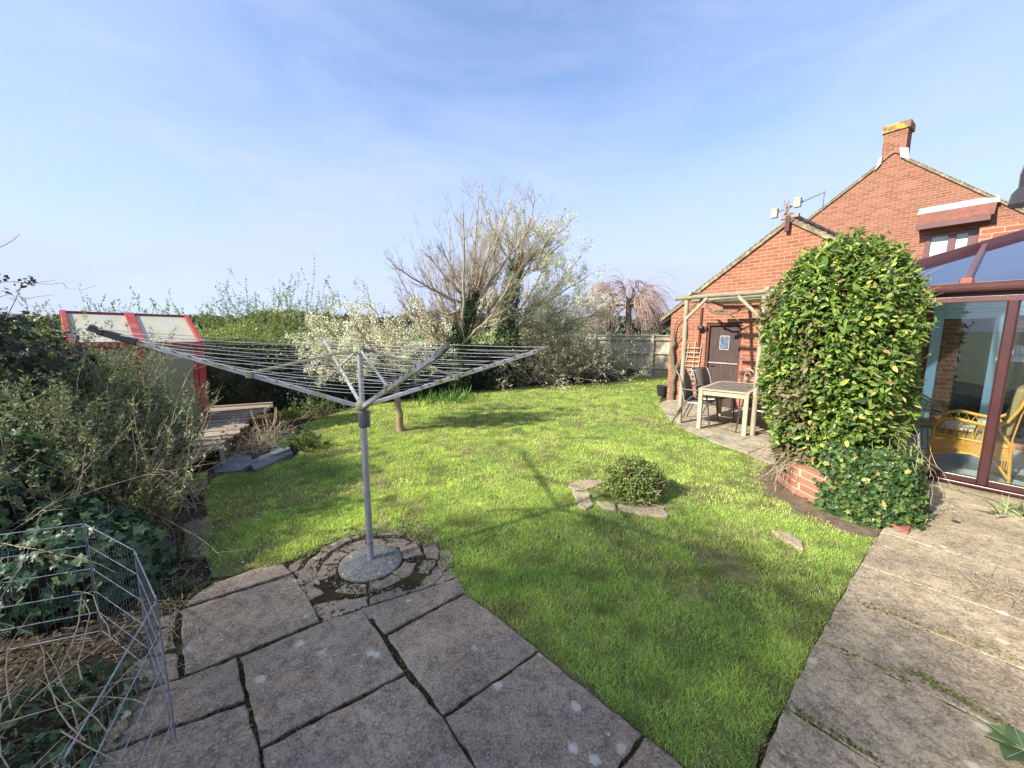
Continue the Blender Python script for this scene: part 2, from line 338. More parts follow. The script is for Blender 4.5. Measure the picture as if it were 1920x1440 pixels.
def soilmat(name, cs, far=None):
    m, t, b, o = newmat(name); b.inputs['Roughness'].default_value = 1; b.inputs['Specular IOR Level'].default_value = .05
    v = coords(t); c = ramp(t, noise(t, v, 9, 8, .7), [(.33, cs[0]), (.55, cs[1]), (.72, cs[2])])
    c = mix(t, ramp(t, noise(t, v, 1.4, 5, .6), [(.5, 0), (.62, .8)]), c, cs[3])
    t.links.new(c, b.inputs['Base Color']); bump(t, b, noise(t, v, 40, 8, .75), .9, .02); return m
M['soil'] = soilmat('soil', [(.030, .022, .015), (.085, .062, .042), (.17, .135, .095), (.075, .085, .03)])
M['soil_dry'] = soilmat('dry_soil', [(.10, .07, .045), (.2, .15, .10), (.30, .24, .17), (.17, .125, .08)])
M['moss'] = soilmat('moss_joint', [(.03, .025, .015), (.06, .055, .024), (.13, .11, .055), (.035, .03, .02)])
M['turf'] = soilmat('turf_base', [(.12, .11, .05), (.20, .20, .075), (.34, .29, .16), (.26, .27, .10)])
M['field'] = simple('far_field', (.09, .13, .04), (.14, .15, .06), 1, .05, third=(.10, .10, .05))

def ring(pts, r=400):
    return pts
g = MB(); g.add([(-900, -300, -.02), (900, -300, -.02), (900, 1800, -.02), (-900, 1800, -.02)], [(0, 1, 2, 3)])
tag(g.build('field', M['field']), kind='structure')
# garden soil: a fine uneven sheet
def soil_sheet(x0, x1, y0, y1, st):
    xs = np.arange(x0, x1, st); ys = np.arange(y0, y1, st); X, Y = np.meshgrid(xs, ys); r = np.random.RandomState(3)
    Z = -.004 + .004 * np.sin(X * 7 + Y * 3) * np.sin(Y * 9 - X * 2) + r.rand(*X.shape) * .006 - .008
    V = np.c_[X.ravel(), Y.ravel(), Z.ravel()]; w = len(xs); i = np.arange(w - 1)[None, :] + w * np.arange(len(ys) - 1)[:, None]; i = i.ravel()
    return V, np.c_[i, i + 1, i + w + 1, i + w]
V, Fc = soil_sheet(-9, 7.5, -3, 18, .06)
tag(link_mesh('ground', V, Fc, M['soil'], smooth=True), kind='structure')

def pip(P, poly):
    x, y = P[:, 0], P[:, 1]; ins = np.zeros(len(P), bool); n = len(poly); j = n - 1
    for i in range(n):
        xi, yi = poly[i][:2]; xj, yj = poly[j][:2]
        with np.errstate(divide='ignore', invalid='ignore'):
            ins ^= ((yi > y) != (yj > y)) & (x < (xj - xi) * (y - yi) / (yj - yi + 1e-12) + xi)
        j = i
    return ins
def px_poly(lst, z=0): return np.array([at(x, y, z)[:2] for x, y in lst])
LAWN = px_poly([(1400, 1530), (1285, 1452), (1205, 1385), (1105, 1302), (1010, 1228), (935, 1165), (870, 1118), (835, 1062), (795, 1022), (740, 1003), (680, 1005), (620, 1022), (560, 1058), (490, 1068), (440, 1080), (400, 1086), (383, 1040), (378, 1000), (390, 960), (380, 925), (405, 892), (470, 885), (548, 862), (600, 822), (560, 800), (640, 772), (745, 752), (830, 744), (900, 735), (960, 728), (1010, 724), (1100, 720), (1150, 716), (1185, 706), (1235, 703), (1258, 706)])
LAWN = np.concatenate([LAWN, np.array([[3.72, 9.5]]), px_poly([(1238, 757), (1247, 778), (1266, 798), (1330, 828), (1390, 850), (1445, 872), (1425, 900), (1450, 935), (1520, 968), (1585, 998), (1640, 1012), (1612, 1060), (1590, 1100), (1540, 1185), (1470, 1325), (1425, 1400)])])
def lawn_sheet():
    me = MB(); n = len(LAWN); me.add(np.c_[LAWN, np.full(n, .006)], [tuple(range(n))]); return me
tag(lawn_sheet().build('lawn', M['turf']), kind='structure')

# bare and worn places in the lawn (world x, y, radius, amount)
BARE = [(*at(1165, 1130)[:2], .13, .6), (*at(1270, 1190)[:2], .12, .5), (*at(1090, 1150)[:2], .11, .5), (*at(1430, 1000)[:2], .2, .6), (*at(700, 905)[:2], .3, .3), (*at(900, 840)[:2], .35, .3), (*at(520, 905)[:2], .4, .45), (*at(1340, 1045)[:2], .24, .93), (*at(1400, 1085)[:2], .17, .92), (*at(1300, 1110)[:2], .16, .8), (*at(1365, 1000)[:2], .24, .75), (*at(1310, 925)[:2], .30, .85), (*at(752, 808)[:2], .38, .9),
        (*at(1120, 1080)[:2], .1, .5), (*at(1330, 1130)[:2], .15, .4), (*at(1480, 1020)[:2], .14, .95), (*at(1440, 905)[:2], .30, .95), (*at(1520, 965)[:2], .2, .8), (*at(820, 818)[:2], .2, .5), (*at(1200, 945)[:2], .34, .8),
        (*at(1115, 925)[:2], .16, .9), (*at(570, 815)[:2], .3, .7), (*at(1340, 1432)[:2], .07, .7), (*at(1090, 1200)[:2], .1, .35), (*at(980, 1190)[:2], .14, .35), (*at(650, 800)[:2], .2, .35), (*at(600, 1050)[:2], .16, .5), (*at(400, 1075)[:2], .15, .5)]
def vnoise(P, sc, seed):                # cheap value noise in [0,1]
    r = np.random.RandomState(seed); Tb = r.rand(64, 64); q = P[:, :2] * sc; i = np.floor(q).astype(int); f = q - i; f = f * f * (3 - 2 * f)
    a = Tb[i[:, 0] % 64, i[:, 1] % 64]; b = Tb[(i[:, 0] + 1) % 64, i[:, 1] % 64]; c = Tb[i[:, 0] % 64, (i[:, 1] + 1) % 64]; d = Tb[(i[:, 0] + 1) % 64, (i[:, 1] + 1) % 64]
    return (a * (1 - f[:, 0]) + b * f[:, 0]) * (1 - f[:, 1]) + (c * (1 - f[:, 0]) + d * f[:, 0]) * f[:, 1]
def grass(name, poly, bands, seed, parent=None, h0=.034):
    rs = np.random.RandomState(seed); lo, hi = poly.min(0), poly.max(0); Ps = []; Ws = []; Hs = []
    for d0, d1, dens, w, hh in bands:
        n = int((hi[0] - lo[0]) * (hi[1] - lo[1]) * dens); P = lo + rs.rand(n, 2) * (hi - lo); d = np.hypot(P[:, 0], P[:, 1])
        P = P[(d >= d0) & (d < d1)]; P = P[pip(P + rs.randn(len(P), 2) * .014 + ((vnoise(P, 6, 41) - .5) * .05)[:, None], poly)]
        clump = .45 * vnoise(P, 9, 1) + .55 * vnoise(P, 23, 2); P = P[rs.rand(len(P)) < (.38 + .85 * clump) * (1 - .55 * np.clip((vnoise(P, 1.9, 62) * .6 + vnoise(P, 6.5, 63) * .4 - .60) * 5, 0, 1))]
        for bx, by, br, ba in BARE:
            dd = np.hypot(P[:, 0] - bx, P[:, 1] - by) / br + (vnoise(P, 11, 7) - .5) * .9; P = P[~((dd < 1) & (rs.rand(len(P)) < ba * np.clip(1.6 - 1.3 * dd, 0, 1)))]
        Ps.append(P); Ws.append(np.full(len(P), w)); Hs.append(np.full(len(P), hh))
    P = np.concatenate(Ps); w = np.concatenate(Ws); hh = np.concatenate(Hs); n = len(P)
    big = vnoise(P, .9, 5); mid = vnoise(P, 3.1, 6); fine = vnoise(P, 13, 8)
    h = hh * (.42 + .5 * rs.rand(n) + .75 * fine + .5 * (rs.rand(n) < .04)) * (.8 + .4 * mid); a = rs.rand(n) * 2 * PI; lean = (.35 + .75 * rs.rand(n)) * h
    dx = np.c_[np.cos(a), np.sin(a)]; a2 = rs.rand(n) * 2 * PI; wd = np.c_[np.cos(a2), np.sin(a2)] * (w * (.6 + .8 * rs.rand(n)))[:, None]
    z0 = np.full(n, .004); B = P; Mi = P + dx * (lean * .38)[:, None]; Tp = P + dx * lean[:, None]
    V = np.empty((n, 5, 3)); V[:, 0, :2] = B - wd / 2; V[:, 1, :2] = B + wd / 2; V[:, 2, :2] = Mi + wd * .42; V[:, 3, :2] = Mi - wd * .42; V[:, 4, :2] = Tp
    V[:, 0, 2] = V[:, 1, 2] = z0; V[:, 2, 2] = V[:, 3, 2] = z0 + h * .62; V[:, 4, 2] = z0 + h * (.8 + .25 * rs.rand(n))
    i = np.arange(n)[:, None] * 5
    F3 = np.concatenate([i + [0, 1, 2], i + [0, 2, 3], i + [3, 2, 4]], axis=1).reshape(-1, 3)
    # blade colour: its own hue, yellower in dry places, blue-green in lush ones
    g0 = np.array([.28, .46, .09]); g1 = np.array([.62, .74, .20]); st = np.array([.56, .50, .28]); bl = np.array([.17, .30, .08])
    k = np.clip(.12 + 1.25 * (big * .45 + mid * .4 + fine * .3 - .22) + .34 * (rs.rand(n) - .5), 0, 1)[:, None]
    c = g0 * (1 - k) + g1 * k; dry = (rs.rand(n) < .11 + .20 * np.clip((mid * .5 + vnoise(P, 1.5, 31) * .5 - .45) * 4, 0, 1))[:, None]; c = np.where(dry, st * (.7 + .5 * rs.rand(n))[:, None], c)
    lush = (vnoise(P, 2.2, 9) > .68)[:, None] & (rs.rand(n) < .35)[:, None]; c = np.where(lush & ~dry, bl * 1.1, c)
    tuft_ = vnoise(P, 5.5, 61); worn = (vnoise(P, 1.9, 62) * .6 + vnoise(P, 6.5, 63) * .4)
    wk = np.clip((worn - .60) * 4, 0, .55); c = np.where((rs.rand(n) < wk)[:, None], np.array([.48, .44, .20]) * (.6 + .6 * rs.rand(n))[:, None], c)
    c = c * (1 - .38 * np.clip((tuft_ - .55) * 3, 0, 1))[:, None] * (.60 + .75 * rs.rand(n))[:, None]
    cols = np.repeat(c, 5, axis=0)
    return link_mesh(name, V.reshape(-1, 3), F3, M['grass'], parent, cols=cols)
gr = grass('grass', LAWN, [(0, 2.6, 34000, .0028, .027), (2.6, 4.2, 19000, .0038, .026), (4.2, 7, 8000, .0055, .026), (7, 11, 3000, .009, .028), (11, 19, 1100, .016, .032)], 11)
tag(gr, kind='stuff', label='short spring lawn grass with worn yellowish patches', cat='grass')

# ---- left flagstone patio: real stones with gaps
def shrink(P, d):
    P = np.asarray(P, float)
    if np.sum(P[:, 0] * np.roll(P[:, 1], -1) - np.roll(P[:, 0], -1) * P[:, 1]) < 0: P = P[::-1]
    n = len(P); R = []
    for i in range(n):
        a, b, c = P[i - 1], P[i], P[(i + 1) % n]; e1 = (b - a) / np.linalg.norm(b - a); e2 = (c - b) / np.linalg.norm(c - b)
        n1 = np.array([-e1[1], e1[0]]); n2 = np.array([-e2[1], e2[0]]); m = n1 + n2; m /= max(1e-6, (m @ n1)); R.append(b + m * d if np.linalg.norm(m) < 3 else b + n1 * d)
    return np.array(R)
def rough_slab(mb, P, z0, z1, rng, jag=.006, step=.05, cham=.008):
    P = np.asarray(P); Q = []
    n = len(P)
    for i in range(n):
        a, b = P[i], P[(i + 1) % n]; L = np.linalg.norm(b - a); k = max(1, int(L / step)); e = (b - a) / L; nn = np.array([-e[1], e[0]])
        for j in range(k): Q.append(a + (b - a) * j / k + nn * rng.uniform(-jag, jag))
    Q = np.array(Q)
    if np.sum(Q[:, 0] * np.roll(Q[:, 1], -1) - np.roll(Q[:, 0], -1) * Q[:, 1]) < 0: Q = Q[::-1]
    c = Q.mean(0); m = len(Q); I = Q + (c - Q) / np.linalg.norm(c - Q, axis=1)[:, None] * cham
    V = np.concatenate([np.c_[Q, np.full(m, z0)], np.c_[Q, np.full(m, z1 - cham * .6)], np.c_[I, np.full(m, z1)]])
    tz = rng.uniform(-.003, .003); V[2 * m:, 2] += tz; V[m:2 * m, 2] += tz
    mb.add(V, [tuple(range(2 * m, 3 * m))] + [(i, (i + 1) % m, m + (i + 1) % m, m + i) for i in range(m)] + [(m + i, m + (i + 1) % m, 2 * m + (i + 1) % m, 2 * m + i) for i in range(m)])
rng = random.Random(5)
SL = [[(340, 1146), (372, 1118), (400, 1100), (470, 1074), (532, 1061), (550, 1079)],
      [(340, 1150), (552, 1083), (603, 1170), (446, 1236), (344, 1276)],
      [(240, 1250), (333, 1229), (341, 1278), (225, 1315)],
      [(225, 1320), (343, 1280), (446, 1242), (462, 1322), (180, 1425)],
      [(450, 1241), (605, 1174), (680, 1148), (760, 1269), (488, 1412)],
      [(684, 1147), (862, 1088), (873, 1117), (722, 1197)],
      [(724, 1200), (872, 1120), (938, 1166), (1010, 1227), (830, 1351)],
      [(834, 1354), (1011, 1230), (1206, 1386), (1125, 1500), (960, 1560), (905, 1470)],
      [(1208, 1388), (1290, 1455), (1400, 1532), (1270, 1640), (1128, 1500)],
      [(490, 1414), (761, 1272), (831, 1353), (960, 1560), (540, 1640)],
      [(175, 1430), (463, 1326), (486, 1412), (535, 1640), (60, 1560)]]
pm = MB()
for k, s in enumerate(SL): rough_slab(pm, shrink(px_poly(s), .0045), -.02, .030, rng)
for s in ([(345, 985), (393, 970), (400, 1005), (390, 1045), (338, 1050)], [(300, 1165), (330, 1150), (330, 1220), (290, 1235)]): rough_slab(pm, px_poly(s), -.02, .02, rng, .015)
# ring of broken setts round the drying line
CB = np.array([-1.06, 2.675]); rings = [(.232, .375, 10), (.383, .49, 13), (.498, .60, 15)]
for r0, r1, k in rings:
    a = rng.uniform(0, 1)
    for j in range(k):
        w = 2 * PI / k * rng.uniform(.85, 1.12); a1 = a + w - .03
        aa = np.linspace(a, a1, 5); j1, j2 = rng.uniform(-.004, .014), rng.uniform(-.03, .012)
        if rng.random() < .05: a += w; continue
        P = np.concatenate([np.c_[np.cos(aa), np.sin(aa)] * (r0 + j1 + .006), (np.c_[np.cos(aa), np.sin(aa)] * (r1 + j2))[::-1]]) + CB
        rough_slab(pm, P, -.02, .020 + rng.uniform(-.010, .006), rng, .013, .035); a += w
for s in ([(553, 1075), (590, 1060), (600, 1100), (565, 1102)], [(607, 1172), (585, 1140), (640, 1128), (680, 1145)], [(800, 1085), (850, 1072), (862, 1084), (780, 1112)], [(690, 1142), (720, 1120), (800, 1106)]):
    rough_slab(pm, px_poly(s), -.02, .02, rng, .01)
po = tag(pm.build('patio', M['slab']), kind='structure')
mo = MB(); mo.prism(px_poly([(330, 1140), (400, 1092), (540, 1055), (600, 1025), (680, 1008), (745, 1005), (800, 1028), (835, 1062), (872, 1118), (1010, 1227), (1206, 1386), (1400, 1530), (1270, 1640), (540, 1640), (60, 1560), (225, 1318), (240, 1250)]), -.02, .012)
tag(mo.build('patio_bedding', M['moss']), kind='structure')
bd = MB(); bd.lathe([(.60, -.01), (.59, .007), (.2, .009)], (*CB, 0), 60); tag(bd.build('sett_bedding', M['soil_dry']), kind='structure')
cb = MB(); cb.lathe([(.225, -.01), (.226, .024), (.215, .034), (.13, .045), (.05, .048)], n=48)
o = cb.build('concrete_footing', M['concrete'], loc=None, smooth=True); o.location = (-1.06, 2.675, 0)
tag(o, 'round lichened concrete footing holding the metal clothes-drying pole', 'footing')

# ---- right-hand path of long pale slabs
pth = MB(); rng = random.Random(8)
J = [((1400, 1530), (1960, 1760)), ((1470, 1333), (1655, 1442)), ((1537, 1208), (1920, 1394)), ((1604, 1135), (1920, 1252)), ((1636, 1072), (1920, 1162)), ((1668, 1008), (1920, 1085)), ((1700, 955), (1920, 1020)), ((1705, 925), (1925, 985))]
d_along = np.array([math.cos(math.radians(-50)), math.sin(math.radians(-50))]); d_up = np.array([-d_along[1], d_along[0]])
starts = [at(*a)[:2] for a, b in J]
EDGE = px_poly([(1400, 1530), (1470, 1328), (1540, 1186), (1590, 1101), (1638, 1012), (1668, 985), (1690, 950), (1700, 880), (1712, 868)])
s0 = at(1400, 1440)[:2]
offs = [(s - s0) @ d_up for s in starts]
def edge_at(o):                         # path edge point for a given offset across the joints
    E = [(e - s0) @ d_up for e in EDGE]; A = [(e - s0) @ d_along for e in EDGE]; return np.interp(o, E, A)
lv = [-2.3, -1.7, -1.1, -.5] + [round(float(o), 3) for o in sorted(offs)[1:7]] + [3.65, 4.25, 4.93]
base = px_poly([(1400, 1530)])[0]
for i in range(len(lv) - 1):
    o0, o1 = lv[i], lv[i + 1]; a0, a1 = edge_at(o0), edge_at(o1); 
    cuts = [0]; x = rng.uniform(1.5, 2.3)
    while x < 6: cuts.append(x); x += rng.uniform(.9, 1.5)
    for c0, c1 in zip(cuts[:-1], cuts[1:]):
        f = lambda a, o: s0 + d_along * a + d_up * o
        P = [f(a0 + c0 if c0 else a0, o0), f((a0 + c1), o0), f((a0 + c1), o1), f((a0 + c0) if c0 else a1, o1)]
        rough_slab(pth, shrink(P, .0055), -.02, .028, rng, .006, .07, .009)
tag(pth.build('path', M['slab_pale']), kind='structure')
pb = MB(); pb.add([(*(s0 + d_along * edge_at(o) + d_up * o), .018) for o in lv] + [(*(s0 + d_along * (edge_at(o) + 6) + d_up * o), .018) for o in lv[::-1]], [tuple(range(2 * len(lv)))])
tag(pb.build('path_bedding', M['moss']), kind='structure')

dh = at(1793, 978, .03); mb = MB(); mb.lathe([(.03, .024), (.03, .0315), (.012, .0315)], (0, 0, 0), 20); o = mb.build('drain_cap', M['black'], smooth=False); o.location = (dh[0], dh[1], 0); tag(o, 'small dark round drain cap set in the path near the conservatory sill', 'drain cap')
# ---- patio under the pergola, joints parallel to the garage wall
gp = MB(); rng = random.Random(9)
GP = np.concatenate([px_poly([(1238, 757), (1247, 778), (1266, 798), (1330, 828), (1390, 850), (1450, 872), (1490, 905)]), np.array([[3.75, 3.6], [4.7, 4.4], [6.9, 5.7], [4.0, 9.6]])])
def clip_poly(P, Q):                    # Sutherland-Hodgman, Q convex ccw
    for i in range(len(Q)):
        a, b = Q[i], Q[(i + 1) % len(Q)]; nn = np.array([-(b - a)[1], (b - a)[0]]); R = []
        for j in range(len(P)):
            p, q = P[j], P[(j + 1) % len(P)]; dp, dq = (p - a) @ nn, (q - a) @ nn
            if dp >= 0: R.append(p)
            if dp * dq < 0: R.append(p + (q - p) * dp / (dp - dq))
        P = R
        if len(P) < 3: return None
    return np.array(P)
off = 5.2
while off < 8.86:
    do = rng.choice([.45, .6, .6]); uu = -6.6 + rng.uniform(0, .4)
    while uu < .6:
        du = rng.choice([.45, .6, .75]); q = np.array([L2W(uu, off)[:2], L2W(uu + du, off)[:2], L2W(uu + du, off + do)[:2], L2W(uu, off + do)[:2]])
        c = clip_poly(list(GP), q[:: 1] if np.cross(q[1] - q[0], q[2] - q[1]) > 0 else q[::-1])
        if c is not None:
            keep = [c[0]]
            for p in c[1:]:
                if np.linalg.norm(p - keep[-1]) > .03: keep.append(p)
            if len(keep) >= 3 and abs(np.sum(np.array(keep)[:, 0] * np.roll(np.array(keep)[:, 1], -1) - np.roll(np.array(keep)[:, 0], -1) * np.array(keep)[:, 1])) > .02:
                rough_slab(gp, shrink(keep, .006), -.02, .024, rng, .004, .1, .006)
        uu += du
    off += do
tag(gp.build('pergola_patio', M['slab_gar']), kind='structure')
gb = MB(); gb.add(np.c_[GP, np.full(len(GP), .012)], [tuple(range(len(GP)))]); tag(gb.build('patio_mortar', simple('pale_mortar', (.5, .44, .3), (.3, .27, .18), .9, 12, .3)), kind='structure')

# bare soil by the planter and stone pieces in the lawn
sb = MB(); sb.prism(px_poly([(1448, 868), (1412, 900), (1430, 930), (1500, 962), (1570, 1000), (1650, 1012), (1700, 960), (1690, 900), (1560, 860)]), -.01, .010)
tag(sb.build('soil_bed', M['soil_dry']), kind='structure')
M['tanstone'] = stone('buff_stone', (.44, .36, .24), (.3, .24, .16), (.5, .45, .33), spots=.8, sc=2)
for k, (s, lb) in enumerate([([(1065, 912), (1098, 904), (1138, 906), (1100, 922), (1075, 926)], 'flat buff stone sunk in the lawn behind and left of the round bush'),
    ([(1072, 925), (1105, 930), (1112, 950), (1098, 960), (1085, 957)], 'narrow buff stone at the left end of the arc round the bush'),
    ([(1118, 945), (1155, 950), (1154, 962), (1130, 958)], 'small buff stone in front of the round bush, left of the long one'),
    ([(1158, 951), (1200, 957), (1245, 955), (1252, 975), (1190, 967), (1160, 961)], 'long buff stone laid directly in front of the small round bush'),
    ([(1447, 1000), (1480, 1004), (1500, 1020), (1505, 1036), (1475, 1022)], 'lone tan stone patch in the lawn near the brick planter')]):
    P = px_poly(s); c = P.mean(0); mb = MB(); rough_slab(mb, P, -.01, .034, rng, .012, .05)
    o = mb.build('stepping_stone', M['tanstone'], loc=(c[0], c[1], 0)); tag(o, lb, 'stone', 'buff stones set in the lawn')
# ------------------------------------------------------------------ brick buildings (local x = along wall, y = away, z up)
def wallroot(name, label, cat, u, off, z=0, group=None): return thing(name, label, cat, L2W(u, off, z), AL, group)
# -------- garage
GU, GO = -5.49, 8.86
gar = wallroot('garage', 'single-storey red brick garage with gabled tile roof behind the pergola', 'garage', GU, GO)
EZ, APU, APZ, GW, GD = 2.13, 2.38, 3.78, 4.76, 7.2
def u_(x, y, off=GO): a, z = onw(x, y, off); return a - GU, z
D0, D1 = .90, 1.66; DZ = 1.90
w = MB()                                 # front gable with the door opening cut out: pieces butt edge to edge
T = .22
def wall_piece(mb, P, y0=0.0, y1=T): mb.slab([(x, y0, z) for x, z in P], (0, y1 - y0, 0))
wall_piece(w, [(0, -.1), (D0, -.1), (D0, DZ), (0, DZ)]); wall_piece(w, [(D1, -.1), (GW, -.1), (GW, DZ), (D1, DZ)])
wall_piece(w, [(0, DZ), (GW, DZ), (GW, EZ), (APU, APZ), (0, EZ)])
wall_piece(w, [(0, -.1), (.001, -.1), (.001, EZ), (0, EZ)], T, GD); w.span((0, T, -.1), (T, GD, EZ)); w.span((GW - T, T, -.1), (GW, GD, EZ))
w.build('wall', M['brick'], gar)
sl = (APZ - EZ) / APU
def roof_side(mb, x0, z0, x1, z1, y0, y1, th):   # plane slab between two lines, with real courses of tiles
    L = math.hypot(x1 - x0, z1 - z0); ex, ez = (x1 - x0) / L, (z1 - z0) / L; nx, nz = (-ez, ex) if ex > 0 else (ez, -ex)
    k = max(1, int(L / .11)); 
    for i in range(k):
        a, b = i * L / k, (i + 1) * L / k + .03
        pa = np.array([x0 + ex * a + nx * (th + .016), z0 + ez * a + nz * (th + .016)]); pb = np.array([x0 + ex * b + nx * (th - .004), z0 + ez * b + nz * (th - .004)])
        P = [(pa[0], y0, pa[1]), (pb[0], y0, pb[1]), (pb[0] - nx * .014, y0, pb[1] - nz * .014), (pa[0] - nx * .014, y0, pa[1] - nz * .014)]
        mb.slab(P, (0, y1 - y0, 0))
rf = MB(); roof_side(rf, -.26, EZ - .26 * sl, APU, APZ, -.05, GD, .075); roof_side(rf, GW + .26, EZ - .26 * sl, APU, APZ, -.05, GD, .075)
ro = rf.build('roof', M['tile'], gar)
vg = MB()
for x0 in (-.26, GW + .26):
    P = [(x0, -.045, EZ - .26 * sl + .0), (APU, -.045, APZ), (APU, -.045, APZ + .085), (x0, -.045, EZ - .26 * sl + .085)]
    vg.slab(P, (0, .06, 0))
vg.build('verge', M['verge'], ro)
rd = MB()
for i in range(16): rd.tube([(APU, -.07 + i * .45, APZ + .085), (APU, -.07 + i * .45 + .44, APZ + .085)], .09, 10)
rd.build('ridge', M['tile'], ro)
so = MB(); so.slab([(-.3, 0, EZ - .3 * sl - .03), (-.02, 0, EZ - .06), (-.02, 0, EZ - .1), (-.3, 0, EZ - .3 * sl - .08)], (0, GD, 0)); so.build('soffit', M['black'], gar)
kp = MB(); a, b = u_(1481, 411), u_(1485, 434); kp.span((a[0] - .04, -.10, b[1]), (a[0] + .035, -.048, a[1] + .05)); kp.build('gable_post', M['doorframe'], gar)
# stable door
dr = MB(); dr.span((D0, .03, 0), (D0 + .055, .16, DZ - .06)); dr.span((D1 - .055, .03, 0), (D1, .16, DZ - .06)); dr.span((D0, .028, DZ - .06), (D1, .162, DZ)); 
df = dr.build('door_frame', M['doorframe'], gar, bevel=.004)
dl = MB()
bw = (D1 - D0 - .12) / 8
for i in range(8):
    x = D0 + .06 + i * bw; dl.span((x + .002, .085, 1.02), (x + bw - .002, .125, DZ - .065)); dl.span((x + .002, .085, .02), (x + bw - .002, .125, .985))
dl.span((D0 + .06, .09, .02), (D1 - .06, .12, DZ - .066))
do = dl.build('door', M['door'], gar, bevel=.003)
md = MB(); md.span((D0 + .058, .06, .986), (D1 - .058, .1, 1.015)); md.build('middle_rail', wood('pale_rail', (.4, .36, .33), (.26, .22, .2)), do)
dp = MB(); dp.span((D0 + .29, .078, 1.32), (D0 + .48, .0835, 1.60)); dp.build('door_window', simple('blue_grey_pane', (.03, .05, .08), (.14, .18, .24), .15, 9), do)
fr = MB(); fw = D0 + .285; fx = D0 + .485
fr.span((fw, .072, 1.60), (fx, .084, 1.615)); fr.span((fw, .072, 1.30), (fx, .084, 1.318)); fr.span((fw - .004, .072, 1.318), (fw + .01, .084, 1.60)); fr.span((fx - .01, .072, 1.318), (fx + .004, .084, 1.60))
fr.build('window_trim', simple('flaked_white', (.55, .52, .48), (.2, .17, .15), .8, 30), do)
hn = MB(); hn.tube([(D0 + .1, .07, .93), (D0 + .2, .06, .93)], .012, 8); hn.build('handle', M['black'], do)
hk = MB(); hk.tube([(D0 + .37, .02, DZ - .03), (D0 + .37, -.01, DZ - .06), (D0 + .38, -.01, DZ - .1), (D0 + .36, .02, DZ - .11)], .008, 6); hk.build('door_hook', M['doorframe'], df)
a_, z_ = u_(1418, 598); av = MB(); av.span((a_ - .07, -.006, z_ - .022), (a_ + .09, .01, z_ + .022)); av.build('wall_vent', M['black'], gar)
# things fixed to the wall
def onwall(x, y): a, z = onw(x, y, GO - .02); return a, z
a, z = onwall(1317, 615); lp = wallroot('wall_lamp', 'black round lamp mounted beside the top left of the stable door', 'lamp', a, GO, z)
mb = MB(); an = [( .001, -.14), (.04, -.135), (.062, -.11), (.068, -.08), (.06, -.05), (.035, -.03), (.03, 0)]
V = MB(); V.lathe(an, n=18); V.v[0] = np.c_[V.v[0][:, 0], V.v[0][:, 2], V.v[0][:, 1]]; V.build('lamp_body', M['black'], lp, smooth=True)
mb.span((.05, -.05, -.035), (.11, -.004, .03)); mb.tube([(0, -.03, .0), (.07, -.03, .0)], .016, 8); mb.build('bracket', M['doorframe'], lp)
a0, z0 = onwall(1317, 577); a1, z1 = onwall(1309, 664)
bt = MB(); bt.bar((0, -.025, 0), (a1 - a0, -.025, z1 - z0), .04, .04, up=(0, 1, 0)); o = bt.build('wall_batten', M['doorframe'], None, bevel=.003); o.location = L2W(a0, GO, z0); o.rotation_euler = (0, 0, AL)
tag(o, 'thin brown wooden batten hanging upright left of the stable door', 'batten')
# trellis rack
a0, z0 = onwall(1286, 712); tr = wallroot('trellis', 'pale slatted wooden trellis leaning on the brick left of the stable door', 'trellis', a0, GO, 0)
TW = onwall(1307, 712)[0] - a0
for k in range(3):
    mb = MB(); x = [-.02, TW * .5, TW][k]; mb.bar((x - .05 * (k == 0), -.05, z0 - .02), (x + .05, -.03, z0 + (.86 if k != 1 else .93)), .016, .016); mb.build('upright', M['teak_leg'], tr)
for k in range(8):
    mb = MB(); zz = z0 + .03 + k * .105 + (.0 if k < 7 else .01); mb.bar((-.04, -.06, zz), (TW + .04, -.06, zz + .005), .012, .018); mb.build('slat', M['teak_leg'], tr)
a0, z0 = onwall(1283, 752); mb = MB(); mb.box((0, 0, .05), (.1, .1, .1)); o = mb.build('loose_brick', M['terracotta'], bevel=.006); o.location = L2W(a0, GO - .1, .024); o.rotation_euler = (0, 0, AL + .3)
tag(o, 'small red brick on the patio at the foot of the trellis', 'brick')
# floodlights and aerial arm on the gable peak
fl = wallroot('gable_floodlight', 'cream twin floodlights with an aerial arm perched on the garage gable peak', 'floodlight', GU + APU, GO - .05, APZ + .17)
for x, zz in ((-.27, .03), (.10, .14)):
    mb = MB(); mb.span((x - .055, -.05, zz - .07), (x + .055, .03, zz + .09)); mb.span((x - .06, -.058, zz + .07), (x + .06, .035, zz + .10)); mb.build('floodlight', M['cream'], fl, bevel=.008)
mb = MB(); mb.bar((-.3, 0, .04), (.48, .1, .27), .02, .03); mb.bar((-.12, 0, -.08), (-.02, 0, .14), .03, .03); mb.tube([(.47, .1, .27), (.46, .1, -.12)], .008, 6); mb.tube([(.05, .05, .18), (.07, .05, .24)], .008, 6); mb.build('arm', M['dkgrey'], fl)
mb = MB()
for q in range(7): mb.tube([(-.09, -.02, .1), (-.09 + .07 * math.cos(q), -.02 + .03 * math.sin(q * 2), .2 + .08 * math.sin(q))], [.014, .006], 6)
mb.tube([(-.09, -.02, .0), (-.09, -.02, .16)], .022, 8); mb.span((-.16, -.03, -.1), (.14, .05, -.04)); mb.build('figurine', simple('rusty_pink', (.36, .26, .22), (.2, .15, .12), .8, 30), fl)
